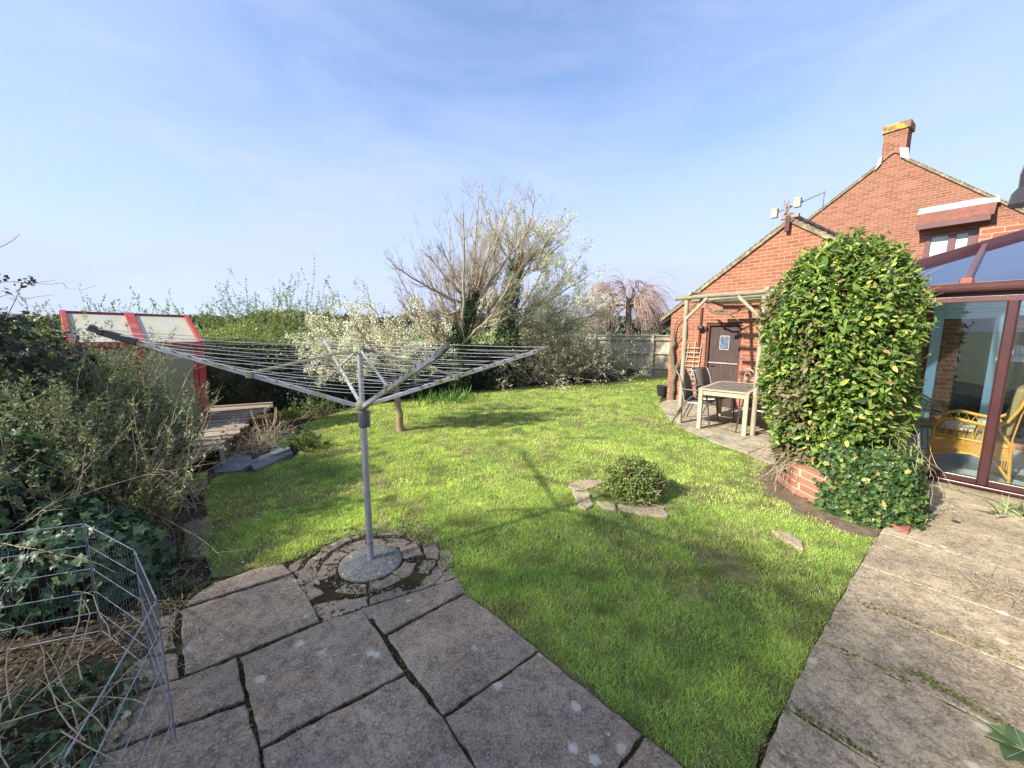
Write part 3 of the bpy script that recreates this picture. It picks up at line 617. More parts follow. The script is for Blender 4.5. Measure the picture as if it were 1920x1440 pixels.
# -------- main house gable
HU, HO = -9.0, 16.0
hs = wallroot('house', 'tall red brick house with pointed gable and brick chimney', 'house', HU, HO)
def h_(x, y): a, z = onw(x, y, HO); return a - HU, z
La = h_(1527, 400); Lb = h_(1650, 305); Ra = h_(1697, 292); Rb = h_(1920, 392)
sL = (Lb[1] - La[1]) / (Lb[0] - La[0]); sR = (Rb[1] - Ra[1]) / (Rb[0] - Ra[0])
xe, ze = 1.0, Lb[1] - (Lb[0] - 1.0) * sL; xr = Ra[0] + 4.0; zr = Ra[1] + 4.0 * sR
xa = (Lb[1] - Ra[1] - sL * Lb[0] + sR * Ra[0]) / (sR - sL); za = Lb[1] + (xa - Lb[0]) * sL
w = MB(); wl, wr_ = h_(1733, 470)[0], h_(1836, 430)[0]; wt = h_(1790, 436)[1] + .02; wb = wt - 1.15
za_ = za - .1
def zt(x): return ze - .1 + (x - xe) * sL if x < xa else za_ + (x - xa) * sR
wall_piece(w, [(xe, -.1), (wl, -.1), (wl, zt(wl)), (xa, za_), (xe, ze - .1)]) if wl > xa else None
wall_piece(w, [(wl, -.1), (wr_, -.1), (wr_, wb), (wl, wb)]); wall_piece(w, [(wl, wt), (wr_, wt), (wr_, zt(wr_)), (wl, zt(wl))])
wall_piece(w, [(wr_, -.1), (xr, -.1), (xr, zr - .1), (wr_, zt(wr_))]); w.span((xe, T, -.1), (xe + T, 8, ze - .15)); w.span((xr - T, T, -.1), (xr, 8, zr - .15))
w.build('wall', M['brick_house'], hs)
rf = MB(); roof_side(rf, xe - .3, ze - .3 * sL - .1, xa, za_, -.05, 8, .06); roof_side(rf, xr + .3, zr + .3 * sR - .1, xa, za_, -.05, 8, .06); ro = rf.build('roof', M['tile'], hs)
cA, cB = h_(1652, 297)[0] + .02, h_(1697, 290)[0] - .02
vg = MB(); vg.slab([(xe - .3, -.05, ze - .3 * sL - .1), (cA, -.05, zt(cA)), (cA, -.05, zt(cA) + .09), (xe - .3, -.05, ze - .3 * sL - .01)], (0, .06, 0)); vg.slab([(xr + .3, -.05, zr + .3 * sR - .1), (cB, -.05, zt(cB)), (cB, -.05, zt(cB) + .09), (xr + .3, -.05, zr + .3 * sR - .01)], (0, .06, 0)); vg.build('verge', M['verge'], ro)
c0, c1 = h_(1652, 297)[0], h_(1697, 290)[0]; ct = h_(1680, 232)[1]
ch = MB(); ch.span((c0, -.004, za - .42), (c1, .5, ct - .2)); co = ch.build('chimney', M['brick_house'], hs)
cc = MB(); cc.span((c0 - .04, -.045, ct - .2), (c1 + .05, .54, ct)); cc.build('cap', simple('lichened_cap', (.22, .14, .08), (.16, .10, .06), .9, 12, .4, third=(.42, .29, .04), tpos=.53), co, bevel=.012)
fs = MB(); f2 = MB(); fs.slab([(c0 - .1, -.07, zt(c0) - .12), (c0 + .03, -.07, zt(c0) + .04), (c0 + .03, -.07, zt(c0) + .26), (c0 - .03, -.07, zt(c0) + .2)], (0, .05, 0)); f2.slab([(c1 - .08, -.07, zt(c1) + .08), (c1 + .12, -.07, zt(c1) - .06), (c1 + .06, -.07, zt(c1) + .28), (c1 - .12, -.07, zt(c1) + .34)], (0, .05, 0)); fs.build('flashing', M['white'], co); f2.build('flashing', M['white'], co)
# first-floor window with tiled hood
wf = MB(); fr_w = .10; xm = (wl + wr_) / 2 + .02
wf.span((wl, -.03, wb), (wl + fr_w, .1, wt)); wf.span((wr_ - fr_w * 1.7, -.03, wb), (wr_, .1, wt)); wf.span((xm - .07, -.028, wb), (xm + .07, .1, wt - .06)); wf.span((wl + fr_w, -.032, wt - .06), (wr_ - fr_w * 1.7, .098, wt)); wf.span((wl + fr_w, -.05, wb), (wr_ - fr_w * 1.7, .098, wb + .08))
wn = wf.build('window', M['upvc_pale'], hs, bevel=.006)
for x0, x1 in ((wl + fr_w, xm - .07), (xm + .07, wr_ - fr_w * 1.7)):
    mb = MB(); mb.span((x0, .03, wb + .08), (x1, .05, wt - .06)); mb.build('pane', M['pane_frost'], wn)
hl, hz = h_(1722, 436); hr = h_(1860, 413)[0]; htop = h_(1722, 404)[1]; hd = .42
hood = MB(); k = 5
for i in range(k):
    za1, zb1 = hz + .12 + (htop - hz - .12) * i / k, hz + .12 + (htop - hz - .12) * (i + 1) / k; ya, yb = -hd + hd * .8 * i / k, -hd + hd * .8 * (i + 1) / k
    hood.slab([(hl, ya - .02, za1), (hr + .05, ya - .02, za1), (hr + .05, yb, zb1 + .02), (hl, yb, zb1 + .02)], (0, .0, .028))
ho = hood.build('window_hood', M['tile_red'], hs)
mb = MB(); mb.span((hl, -hd - .02, hz), (hr, -hd + .03, hz + .12)); mb.span((hl + .01, -hd + .03, hz + .01), (hr - .01, 0, hz + .05)); mb.build('fascia', M['upvc_pale'], ho)
mb = MB(); mb.slab([(hl - .05, -.14, htop - .03), (hr + .1, -.14, htop - .03), (hr + .05, -.004, htop + .17), (hl - .05, -.004, htop + .17)], (0, -.006, .01)); mb.build('lead_flashing', M['lead'], ho)

# -------- brick link wall behind the conservatory
lk = wallroot('link_wall', 'low brick wall of the house seen through the conservatory glass', 'wall', -.73, GO)
w = MB(); w.span((.001, -.02, -.1), (5.5, .2, 3.2)); w.build('wall', M['brick'], lk)

# -------- conservatory
CU, CO, CD = -1.72, 6.43, 2.40; CL = 4.2
cv = wallroot('conservatory', 'maroon framed glass conservatory with sloping glazed roof', 'conservatory', CU, CO)
pl = MB(); pl.span((0, 0, -.05), (CL, .2, .05)); pl.span((0, .2, -.05), (.2, CD, .05)); pl.build('plinth', M['brick_low'], cv)
fl_ = MB(); fl_.span((.2, .2, -.02), (CL, CD, .06)); fl_.build('floor', M['floor_in'], cv)
sil = MB(); sil.span((-.02, -.05, .055), (CL, .08, .085)); sil.span((-.02, .08, .055), (.08, CD, .085)); sil.span((0, -.02, .088), (CL, .05, .155)); sil.span((0, .05, .088), (.05, CD, .155)); sil.build('sill', M['upvc'], cv, bevel=.006)
PO = [0, .74, 1.47, 2.25, 3.05, 3.9]
for x in PO:
    mb = MB(); ww = .055
    mb.prism([(x, -.055), (x + ww, -.055), (x + ww + .015, -.035), (x + ww + .015, .05), (x - .015, .05), (x - .015, -.035)], .10 if x else .157, 2.04); mb.build('post', M['upvc'], cv)
mb = MB(); mb.span((0, CD - .06, .157), (.06, CD, 2.04)); mb.build('post', M['upvc'], cv)
hd_ = MB(); hd_.span((0, -.03, 2.04), (CL, .05, 2.10)); hd_.span((0, .05, 2.04), (.05, CD, 2.10)); hd_.build('head_rail', M['upvc_pale'], cv, bevel=.005)
eb = MB(); eb.span((0, .02, 2.102), (CL, .07, 2.20)); eb.span((.02, .07, 2.102), (.07, CD, 2.20)); eb.build('eaves_beam', M['upvc'], cv)
gu = MB(); an = np.linspace(PI, 2 * PI, 9); prof = [(-.045 + .055 * math.cos(a), 2.215 + .075 * math.sin(a)) for a in an] + [(.012, 2.235), (-.105, 2.235)]
gu.slab([(-.1, y, z) for y, z in prof], (CL + .1, 0, 0)); gu.slab([(y, 0, z) for y, z in prof], (0, CD, 0)); gu.build('gutter', M['upvc_pale'], cv)
for a, b in zip(PO[:-1], PO[1:]):
    mb = MB(); mb.span((a + .07, .0, .157), (b - .015, .006, 2.038)); mb.build('pane', M['glass'], cv)
mb = MB(); mb.span((.0, .07, .157), (.006, CD - .06, 2.038)); mb.build('pane', M['glass'], cv)
RS = .446
def rz_(s): return 2.24 + RS * s
rp = MB(); rp.slab([(0, 0, rz_(0)), (CL, 0, rz_(0)), (CL, CD, rz_(CD)), (CD, CD, rz_(CD))], (0, -.004, .008)); rg = rp.build('roof_pane', M['glass_roof'], cv)
rp = MB(); rp.slab([(0, 0, rz_(0)), (CD, CD, rz_(CD)), (0, CD, rz_(0))], (-.004, 0, .008)); rp.build('roof_pane', M['glass_roof'], cv)
mb = MB(); mb.bar((-.03, -.03, rz_(0) + .02), (CD, CD, rz_(CD) + .02), .09, .10); mb.build('hip_rail', M['upvc'], cv, bevel=.01)
for x in (.42, 1.16, 1.95, 2.75, 3.5):
    s = min(x, CD); mb = MB(); mb.bar((x, -.02, rz_(0) + .03), (x, s, rz_(s) + .03), .05, .06); b_ = mb.build('glazing_bar', M['upvc_pale'], cv, bevel=.01)
    mb = MB(); mb.prism([(x - .04, -.07), (x + .04, -.07), (x + .055, -.02), (x - .055, -.02)], rz_(0) - .02, rz_(0) + .055); mb.build('end_cap', M['terracotta'], b_)
rr = MB(); rr.span((CD - .05, CD - .06, rz_(CD) - .03), (CL, CD, rz_(CD) + .08)); rr.build('wall_plate', M['upvc'], cv)
# turquoise door set in the wall behind
td = wallroot('patio_door', 'turquoise framed glass door inside the conservatory', 'door', -1.04, GO - .02)
fz = 2.0
mb = MB(); mb.span((0, -.09, .06), (.11, -.004, fz)); mb.span((.60, -.09, .06), (.71, -.004, fz)); mb.span((.11, -.088, fz - .09), (.60, -.006, fz)); mb.span((-.02, -.095, fz), (2.9, -.002, fz + .055)); mb.span((-.02, -.1, fz + .058), (2.9, -.001, fz + .2)); mb.span((.71, -.088, fz - .055), (2.9, -.006, fz - .003)); mb.span((.11, -.088, .06), (.6, -.006, .2)); mb.build('door_frame', M['turq'], td, bevel=.006)
mb = MB(); mb.span((.11, -.05, .2), (.30, -.04, fz - .09)); mb.build('brick_strip', M['brick'], td)  # strip of wall brick set into the left part of the glazed opening
mb = MB(); mb.span((.30, -.055, .2), (.60, -.045, fz - .09)); mb.build('pane', M['pane_dark'], td)
mb = MB(); mb.span((.8, -.055, .2), (2.6, -.045, 1.72)); mb.build('pane', M['pane_dark'], td)
# low neighbouring roof left of the garage
nb = wallroot('neighbouring_roof', 'sliver of orange-red neighbouring roof between the fence and the garage', 'roof', -9.6, 19)
mb = MB(); mb.span((0, 0, -.1), (3.6, 6, 1.6)); mb.build('wall', M['brick'], nb)
mb = MB(); mb.slab([(-.3, -.3, 1.5), (3.9, -.3, 1.5), (3.3, 2.5, 3.1), (.3, 2.5, 3.1)], (0, 0, .08)); mb.build('roof', M['tile_red'], nb)
# dark end of an overhanging eave at the right edge, near the camera
Yd = 2.6
P = [atY(x, y, Yd) for x, y in [(1935, 300), (1917, 310), (1911, 326), (1907, 352), (1893, 366), (1886, 384), (1893, 394), (1912, 381), (1935, 366)]]
mb = MB(); mb.slab(P, (1.5, -.95, .05)); eo = thing('near_building', 'near building whose dark curled eave tip juts in at the right edge', 'building', (4.9, 1.0, 0))
mb.build('eave_tip', simple('dark_slate_edge', (.035, .034, .04), (.02, .02, .022), .5, 14, .4), eo, world=True, bevel=.008)
mb = MB(); mb.prism([(3.95, 1.75), (4.9, 1.15), (5.6, .2), (4.4, -2.5), (3.2, -1.6)], -.05, 2.42); mb.build('wall', M['brick_house'], eo, world=True)
mb = MB(); mb.prism([(3.72, 2.12), (5.2, 1.2), (5.9, .1), (4.5, -2.9), (2.9, -1.8)], 2.44, 2.62); mb.build('eave', M['tile'], eo, world=True)
# ------------------------------------------------------------------ rotary clothes dryer
B = np.array([-1.06, 2.675, 0.]); dz = 1.21; tz = 1.61
dry = thing('rotary_dryer', 'four-armed metal rotary washing line standing open in the middle foreground', 'washing line', tuple(B))
def wp(p): return np.array(p) - B
mb = MB(); mb.tube([(0, 0, .02), (0, 0, .6), (0, 0, 1.09)], .0235, 20); mb.build('lower_pole', M['alu'], dry, smooth=True)
mb = MB(); mb.tube([(0, 0, .175), (0, 0, .185)], .0246, 20); mb.build('ground_collar', M['dkgrey'], dry, smooth=True)
mb = MB(); mb.tube([(0, 0, 1.19), (0, 0, 1.64)], .0185, 18); mb.build('upper_pole', M['alu'], dry, smooth=True)
mb = MB(); mb.lathe([(.026, 1.06), (.031, 1.065), (.031, 1.17), (.027, 1.19), (.024, 1.2)], n=20)
for k in range(14): a = k * 2 * PI / 14; mb.bar((.031 * math.cos(a), .031 * math.sin(a), 1.075), (.031 * math.cos(a), .031 * math.sin(a), 1.165), .004, .004)
mb.box((.036, 0, 1.12), (.022, .022, .12)); mb.build('grip', M['dkgrey'], dry, smooth=True)
mb = MB(); mb.lathe([(.03, 1.192), (.045, 1.20), (.048, 1.225), (.04, 1.245), (.022, 1.248)], n=16); lh = mb.build('lower_hub', M['hub'], dry, smooth=True)
mb = MB(); mb.lathe([(.022, 1.585), (.034, 1.59), (.04, 1.60), (.04, 1.625), (.03, 1.64), (.012, 1.645)], n=16)
tips = [np.array([-2.42, 2.235, 1.752]), np.array([-.22 - .01, 1.36, 1.685]), np.array([.296, 3.12, 1.605]), np.array([-1.98, 4.04, 1.672])]
mids = []
for Tt in tips: d = (Tt - B)[:2]; d /= np.linalg.norm(d); mb.box((d[0] * .045, d[1] * .045, 1.607), (.06, .03, .032), math.atan2(d[1], d[0]))
mb.build('top_hub', M['hub'], dry, smooth=False, bevel=.004)
arms = []
for k, Tt in enumerate(tips):
    t = wp(Tt); d = t.copy(); d[2] = 0; d /= np.linalg.norm(d); st = d * .045 + np.array([0, 0, 1.222])
    cp = st + (t - st) * (.93 if k else .86)
    ma = MB(); ma.bar(st, cp, .017, .030); ar = ma.build('arm', M['arm'], dry, bevel=.004)
    mc = MB(); e = (t - st) / np.linalg.norm(t - st); cs = 1 if k == 0 else .62; mc.bar(cp - e * .01, t - e * .03, .026 * cs, .042 * cs); mc.bar(t - e * .06, t + e * .012 + np.array([0, 0, .004]), .03 * cs, .03 * cs)
    mc.bar(t - e * .03 + np.array([0, 0, .012 * cs]), t + np.array([0, 0, .022 * cs]), .034 * cs, .014 * cs); mc.build('end_cap', M['black'] if k == 0 else M['dkgrey'], ar, bevel=.005)
    for q in range(11):
        mm = MB(); f = .30 + .06 * q; p = st + (cp - st) * f / .93 if f < .93 else t; mm.bar(p + np.array([0, 0, .008]), p + e * .018 + np.array([0, 0, .010]), .021, .006); mm.build('cord_clip', M['black'], ar)
    md_ = st + (t - st) * .45; mids.append(md_)
    mb = MB(); mb.bar(d * .06 + np.array([0, 0, 1.607]), md_ + np.array([0, 0, .01]), .011, .018); sr = mb.build('strut', M['arm'] if k % 2 else M['hub'], dry, bevel=.003)
    mb = MB(); mb.box(md_, (.04, .04, .045), math.atan2(d[1], d[0])); mb.build('strut_joint', M['hub'], sr, bevel=.005)
    arms.append((st, t))
mb = MB()
rg = random.Random(2)
for q in range(11):
    f = .30 + .068 * q
    for k in range(4):
        a = arms[k][0] + (arms[k][1] - arms[k][0]) * min(f, .985); b = arms[(k + 1) % 4][0] + (arms[(k + 1) % 4][1] - arms[(k + 1) % 4][0]) * min(f, .985)
        a = a + np.array([0, 0, .012]); b = b + np.array([0, 0, .012]); sag = .012 + rg.uniform(0, .02) * f
        tt = np.linspace(0, 1, 9)[:, None]; mb.tube(a + (b - a) * tt - np.array([0, 0, 1]) * (4 * tt * (1 - tt)) * sag, .0016, 5, False)
mb.build('line_cord', M['cord'], dry)

# ------------------------------------------------------------------ wire puppy pen
PT = [np.array(p) for p in [(-3.02, 1.78), (-2.38, 2.01), (-1.85, 1.75), (-1.42, 1.40), (-1.125, .82), (-1.2, .2)]]
pen = thing('wire_pen', 'folding galvanised wire pen zigzagging along the lower left border', 'wire fence', (*PT[3], 0))
HP = .68; P0 = np.array([*PT[3], 0])
for a, b in zip(PT[:-1], PT[1:]):
    L = np.linalg.norm(b - a); e = (b - a) / L; mb = MB(); a3 = np.array([*(a + e * .008), .02]) - P0; b3 = np.array([*(b - e * .008), .02]) - P0
    for i, z in enumerate([0, .12, .25, .39, .53, HP - .02]):
        r = .0028 if i in (0, 5) else .0021; mb.tube([a3 + [0, 0, z], b3 + [0, 0, z]], r, 6)
    mb.tube([a3, a3 + [0, 0, HP - .02]], .0019, 6); mb.tube([b3, b3 + [0, 0, HP - .02]], .0019, 6)
    k = int(L / .036)
    for i in range(1, k): p = a3 + (b3 - a3) * i / k; mb.tube([p, p + [0, 0, HP - .02]], .0008, 4, False)
    mb.build('mesh_panel', M['wire'], pen)
for p in PT[1:-1]:
    mb = MB(); q = np.array([*p, 0]) - P0
    for z in (.1, .4, HP - .03): mb.tube([q + [.004 * math.cos(t) * 1.6, .007 * math.sin(t) * 1.6, z + .003 * t] for t in np.linspace(0, 2 * PI, 9)], .0022, 5)
    mb.tube([q + [0, 0, 0], q + [0, 0, HP + .022]], .0018, 6); mb.build('corner_pin', M['wire'], pen)

# ------------------------------------------------------------------ timber deck, step, slates
dk = thing('timber_deck', 'raised platform of old grey-brown boards below the red cold frame', 'decking', (-4.3, 5.4, 0))
rg = random.Random(4)
dd = np.array([math.cos(.42), math.sin(.42)]); dn = np.array([-dd[1], dd[0]])
edge = [((-3.62, 4.12)), ((-3.70, 4.65)), ((-3.86, 5.0)), ((-3.92, 5.3)), ((-4.10, 5.75)), ((-4.42, 6.28)), ((-4.5, 6.9))]
eo_ = [(np.array(p) @ dn, np.array(p) @ dd) for p in edge]; eo_.sort(); xs_ = [a for a, b in eo_]; ys_ = [b for a, b in eo_]
o_ = xs_[0] - .1; mb = MB(); k = 0
while o_ < 8.9:
    w_ = .095; e1 = np.interp(o_ + w_ / 2, xs_, ys_) + rg.uniform(-.03, .05); s1 = e1 - rg.uniform(2.1, 2.3); dzz = rg.uniform(-.008, .008)
    mb.bar((*(dd * s1 + dn * (o_ + w_ / 2)), .285 + dzz), (*(dd * e1 + dn * (o_ + w_ / 2)), .285 + dzz * 2), w_ - .010, .026); o_ += w_ + .004
mb.build('deck_board', M['deck'], dk, world=True)
mb = MB()
for i in range(9):
    p = np.array([-3.80 - .042 * i, 4.86 + .07 * i]); mb.bar((*p, 0.0), (*(p + [rg.uniform(-.01, .01), 0]), .265), .035, .02)
mb.bar((-3.66, 4.7, .02), (-3.72, 4.74, .25), .05, .02); mb.build('skirt_slat', M['deck'], dk, world=True)
mb = MB(); mb.prism([(-6.1, 3.5), (-4.1, 4.2), (-4.15, 5.0), (-4.55, 6.2), (-4.9, 6.9), (-6.8, 6.2)], .0, .26); mb.build('frame', M['core'], dk, world=True)
st = thing('deck_step', 'mossy low wooden step below the deck at the edge of the lawn', 'step', (-3.55, 3.88, 0))
mb = MB()
c = at(345, 910, .13)
for i in range(4): p = np.array([c[0] - .28, c[1] - .21]) + dn * .12 * i; mb.bar((*p - 0 * dd, .125) if 0 else (*(p - dd * .25), .125), (*(p + dd * .46), .125 + rg.uniform(-.004, .004)), .112, .028)
mb.build('tread', simple('mossy_board', (.27, .21, .14), (.14, .11, .08), .9, 10, .5, third=(.34, .33, .05), tpos=.5), st, world=True)
q = np.array([c[0] - .28, c[1] - .21])
for e_ in (.44, -.2): mb = MB(); mb.bar((*(q + dd * e_ - dn * .04), .05), (*(q + dd * e_ + dn * .40), .05), .03, .10); mb.build('riser', M['deck'], st, world=True)
for k, (s, z, lb) in enumerate([([(398, 868), (440, 852), (470, 857), (472, 872), (450, 884), (402, 888)], .05, 'dark slate slab lying beside the deck slats, leftmost of the slates'),
    ([(462, 868), (500, 852), (540, 838), (548, 850), (505, 872), (478, 882)], .045, 'middle dark slate slab, lying between the leftmost and the tilted slate'),
    ([(502, 858), (520, 836), (543, 828), (546, 848), (528, 855)], .09, 'pale blue-grey slate tilted up at the right end of the slates')]):
    P = px_poly(s, .03); cc_ = P.mean(0); mb = MB(); rough_slab(mb, P, -.01 if k < 2 else .03, z, rg, .012, .06)
    o = mb.build('slate_slab', M['slate'], loc=(*cc_, 0)); 
    if k == 2: o.rotation_euler = (.12, -.1, 0)
    tag(o, lb, 'slate', 'slates beside the deck')

# ------------------------------------------------------------------ red cold frame / lean-to
cfr = math.radians(230)                  # local x runs left along the front, y runs away
RZ = math.atan2(.77, .63)
cf = thing('cold_frame', 'red timber lean-to cold frame with cloudy plastic panels', 'cold frame', (-4.9, 6.1, 0), RZ)
cf.rotation_euler = (0, .02, RZ); cf.location = (-4.94, 6.06, 0)
# local: x along (.63,.77) so the frame spans negative x; y along (-.77,.63)
LF, DFr, ZE, ZB = -1.36, .79, 1.53, 1.93
mb = MB(); mb.span((-.045, -.045, .29), (.045, .02, ZE)); mb.build('post', M['red'], cf, bevel=.004)
mb = MB(); mb.span((-.10, -.038, .30), (-.052, .02, ZE)); mb.build('post', M['red'], cf, bevel=.004)
mb = MB(); mb.span((LF, -.045, .29), (LF + .08, .02, ZE)); mb.build('post', M['red'], cf, bevel=.004)
mb = MB(); mb.span((-.045, DFr - .05, .29), (.045, DFr, ZB - .06)); mb.build('post', M['red'], cf); 
mb = MB(); mb.span((LF / 2 - .055, -.04, .29), (LF / 2 + .03, .015, ZE)); mb.build('mullion', M['red'], cf, bevel=.004)
rr_ = simple('dark_red_rail', (.24, .03, .035), (.17, .03, .03), .5, 14)
mb = MB(); mb.span((LF, -.05, ZE - .07), (.05, .03, ZE)); mb.build('front_rail', rr_, cf, bevel=.004)
mb = MB(); mb.span((LF, -.03, .30), (-.05, .02, .38)); mb.build('bottom_rail', M['red'], cf)
for x0, x1 in ((LF + .08, LF / 2 - .055), (LF / 2 + .03, -.10)):
    mb = MB(); mb.span((x0, -.005, .38), (x1, .004, ZE - .07)); mb.build('front_panel', simple('cloudy_sheet', (.27, .27, .18), (.20, .21, .13), .35, 2.2, third=(.36, .35, .26), tpos=.62), cf)
mb = MB(); mb.span((LF / 2 + .03, -.02, 1.30), (-.10, .0, 1.345)); mb.build('glazing_strip', simple('pale_strip', (.5, .42, .33), (.42, .36, .27), .6, 9), cf)
s_ = (ZB - ZE) / DFr
for x0, x1 in ((LF + .04, LF / 2 - .01), (LF / 2 + .06, -.02)):
    mb = MB(); mb.slab([(x0, -.02, ZE - .02 * s_ + .03), (x1, -.02, ZE - .02 * s_ + .03), (x1, DFr, ZB + .03), (x0, DFr, ZB + .03)], (0, 0, .012)); mb.build('roof_panel', M['poly_roof'], cf)
for x in (LF, LF / 2 - .01, .0):
    mb = MB(); wd_ = .055 if x != LF / 2 - .01 else .11
    mb.bar((x + .015, -.06, ZE - .06 * s_ + .045), (x + .015, DFr + .01, ZB + .05), wd_, .05); mb.build('rafter', M['red'], cf, bevel=.004)
mb = MB(); mb.span((LF - .02, DFr - .03, ZB + .0), (.04, DFr + .03, ZB + .06)); mb.build('ridge_rail', rr_, cf, bevel=.004)
mb = MB(); mb.span((LF - .02, -.07, ZE - .03), (.04, -.045, ZE + .035)); mb.build('front_rail', M['red'], cf, bevel=.003)
mb = MB(); mb.slab([(LF - .012, 0, .3), (LF - .012, DFr, .3), (LF - .012, DFr, ZB), (LF - .012, 0, ZE)], (.012, 0, 0)); mb.slab([(.03, .02, .3), (.03, DFr - .05, .3), (.03, DFr - .05, ZB - .03), (.03, .02, ZE)], (.008, 0, 0)); mb.build('side_panel', M['red'], cf)
mb = MB(); mb.span((LF, DFr - .012, .3), (.0, DFr, ZB)); mb.build('back_panel', M['poly'], cf)

# black planter with pale crinkled leaves by the post
q = at(351, 800, .3)
pt = thing('planter_pot', 'dark pot with pale curly leaves in front of the red post', 'pot', (q[0] + .02, q[1] - .22, .3))
mb = MB(); mb.lathe([(.08, 0), (.105, .19), (.112, .2), (.1, .2), (.09, .17)], n=18); mb.build('pot', M['black'], pt, smooth=True)

# ------------------------------------------------------------------ board fence at the far end
F0 = np.array([2.95, 15.6]); F1 = np.array([6.4, 13.5]); L = np.linalg.norm(F1 - F0); fa = math.atan2(*(F1 - F0)[::-1])
fe = thing('board_fence', 'weathered close-board timber fence at the far end of the lawn', 'fence', (*F0, 0), fa)
n = int(L / .105)
mb = MB()
for i in range(n): mb.span((i * .105, .035 + .006 * (i % 2), .13), (i * .105 + .11, .05 + .006 * (i % 2), 1.5 + .006 * math.sin(i * 2.3)))
mb.build('boards', M['fence'], fe)
for z in (.32, .86, 1.36): mb = MB(); mb.span((0, -.03, z), (L, .03, z + .075)); mb.build('rail', M['fence'], fe)
mb = MB(); mb.span((0, -.02, 1.515), (L, .07, 1.55)); mb.build('capping', M['fence'], fe)
mb = MB(); mb.span((0, .0, -.02), (L, .034, .128)); mb.build('gravel_board', M['fence'], fe)
for x in (.42, 2.62, 3.75): mb = MB(); mb.span((x - .055, -.07, -.02), (x + .055, -.032, 1.58)); mb.build('post', M['fence'], fe, bevel=.006)

# ------------------------------------------------------------------ pergola
pg = thing('pergola', 'rustic round-pole timber pergola over the garage patio', 'pergola', (3.13, 7.02, 0), AL)
def pl_(w): return xf(pg)(np.array([w]))[0]
P1, P2 = np.array([3.13, 7.02, 0]), np.array([3.96, 6.16, 0])
rg = random.Random(6)
def pole(mb, a, b, r0, r1, n=9, wob=.008):
    a, b = np.array(a, float), np.array(b, float); t = np.linspace(0, 1, 7)[:, None]; p = a + (b - a) * t + np.array([[rg.uniform(-wob, wob) for _ in range(3)] for _ in range(7)]) * (t * (1 - t) * 4)
    mb.tube(p, np.linspace(r0, r1, 7), n)
for P in (P1, P2):
    mb = MB(); a = pl_(P); pole(mb, a + [0, 0, .0], a + [0, 0, 2.27], .041, .037, 12); mb.build('post', M['pole'], pg, smooth=True)
a, b = pl_(P1), pl_(P2); d = (b - a) / np.linalg.norm(b - a)
mb = MB(); pole(mb, a - d * .2 + [0, 0, 2.31], b + d * .35 + [0, 0, 2.34], .042, .038); mb.build('front_beam', M['pole_x'], pg, smooth=True)
# rafters parallel to the wall, resting on cross poles
for k in range(5):
    y = .38 + k * .42; mb = MB(); pole(mb, (-.12 - .08 * k, y + (-.0), 2.285 + .012 * k), (2.0, y - .05, 2.30), .04, .033); mb.build('rafter', M['pole_x'], pg, smooth=True)
for x in (.06, 1.22):
    mb = MB(); pole(mb, (x, -.05 + (b[1] * x / b[0]), 2.385), (x + .05, 2.17, 2.375), .035, .035); mb.build('cross_pole', M['pole'], pg, smooth=True)
for P, s in ((a, 1), (b, -1)):
    mb = MB(); pole(mb, P + d * s * .02 + [0, -.03, 1.93], P + d * s * .36 + [0, -.03, 2.29], .028, .028, 8, .004); mb.build('brace', M['pole'], pg, smooth=True)
for x in (1.05, 2.1):
    mb = MB(); mb.tube([(x, 2.0, 2.36), (x + .01, 2.05, 2.75)], .008, 6); mb.build('wire_hanger', M['cream'], pg)

# ------------------------------------------------------------------ garden table
TA = math.atan2(6.10 - 6.61, 3.81 - 3.25)    # front edge direction
tb = thing('garden_table', 'weathered rectangular teak table under the pergola', 'table', (3.25, 6.61, .024), TA)
TWd, TL = .76, 1.35                        # local x 0..TWd, local y 0..TL
mb = MB(); nb_ = 7
for i in range(nb_): mb.span((.05 + i * (TWd - .1) / nb_ + .003, .05, .695), (.05 + (i + 1) * (TWd - .1) / nb_ - .003, TL - .05, .715))
tt_ = mb.build('tabletop', M['teak'], tb, bevel=.003)
mb = MB(); mb.span((-.01, -.01, .692), (.048, TL + .01, .717)); mb.span((TWd - .048, -.01, .692), (TWd + .01, TL + .01, .717)); mb.span((.05, -.01, .692), (TWd - .05, .048, .717)); mb.span((.05, TL - .048, .692), (TWd - .05, TL + .01, .717)); mb.build('border', M['teak_leg'], tt_, bevel=.003)
mb = MB(); mb.span((.07, .012, .61), (TWd - .07, .032, .69)); mb.span((.07, TL - .032, .61), (TWd - .07, TL - .012, .69)); mb.span((.012, .07, .61), (.032, TL - .07, .69)); mb.span((TWd - .032, .07, .61), (TWd - .012, TL - .07, .69)); mb.build('apron', M['teak_leg'], tb)
for x in (.0, TWd - .065):
    for y in (.0, TL - .065): mb = MB(); mb.span((x, y, 0), (x + .065, y + .065, .69)); mb.build('leg', M['teak_leg'], tb, bevel=.004)

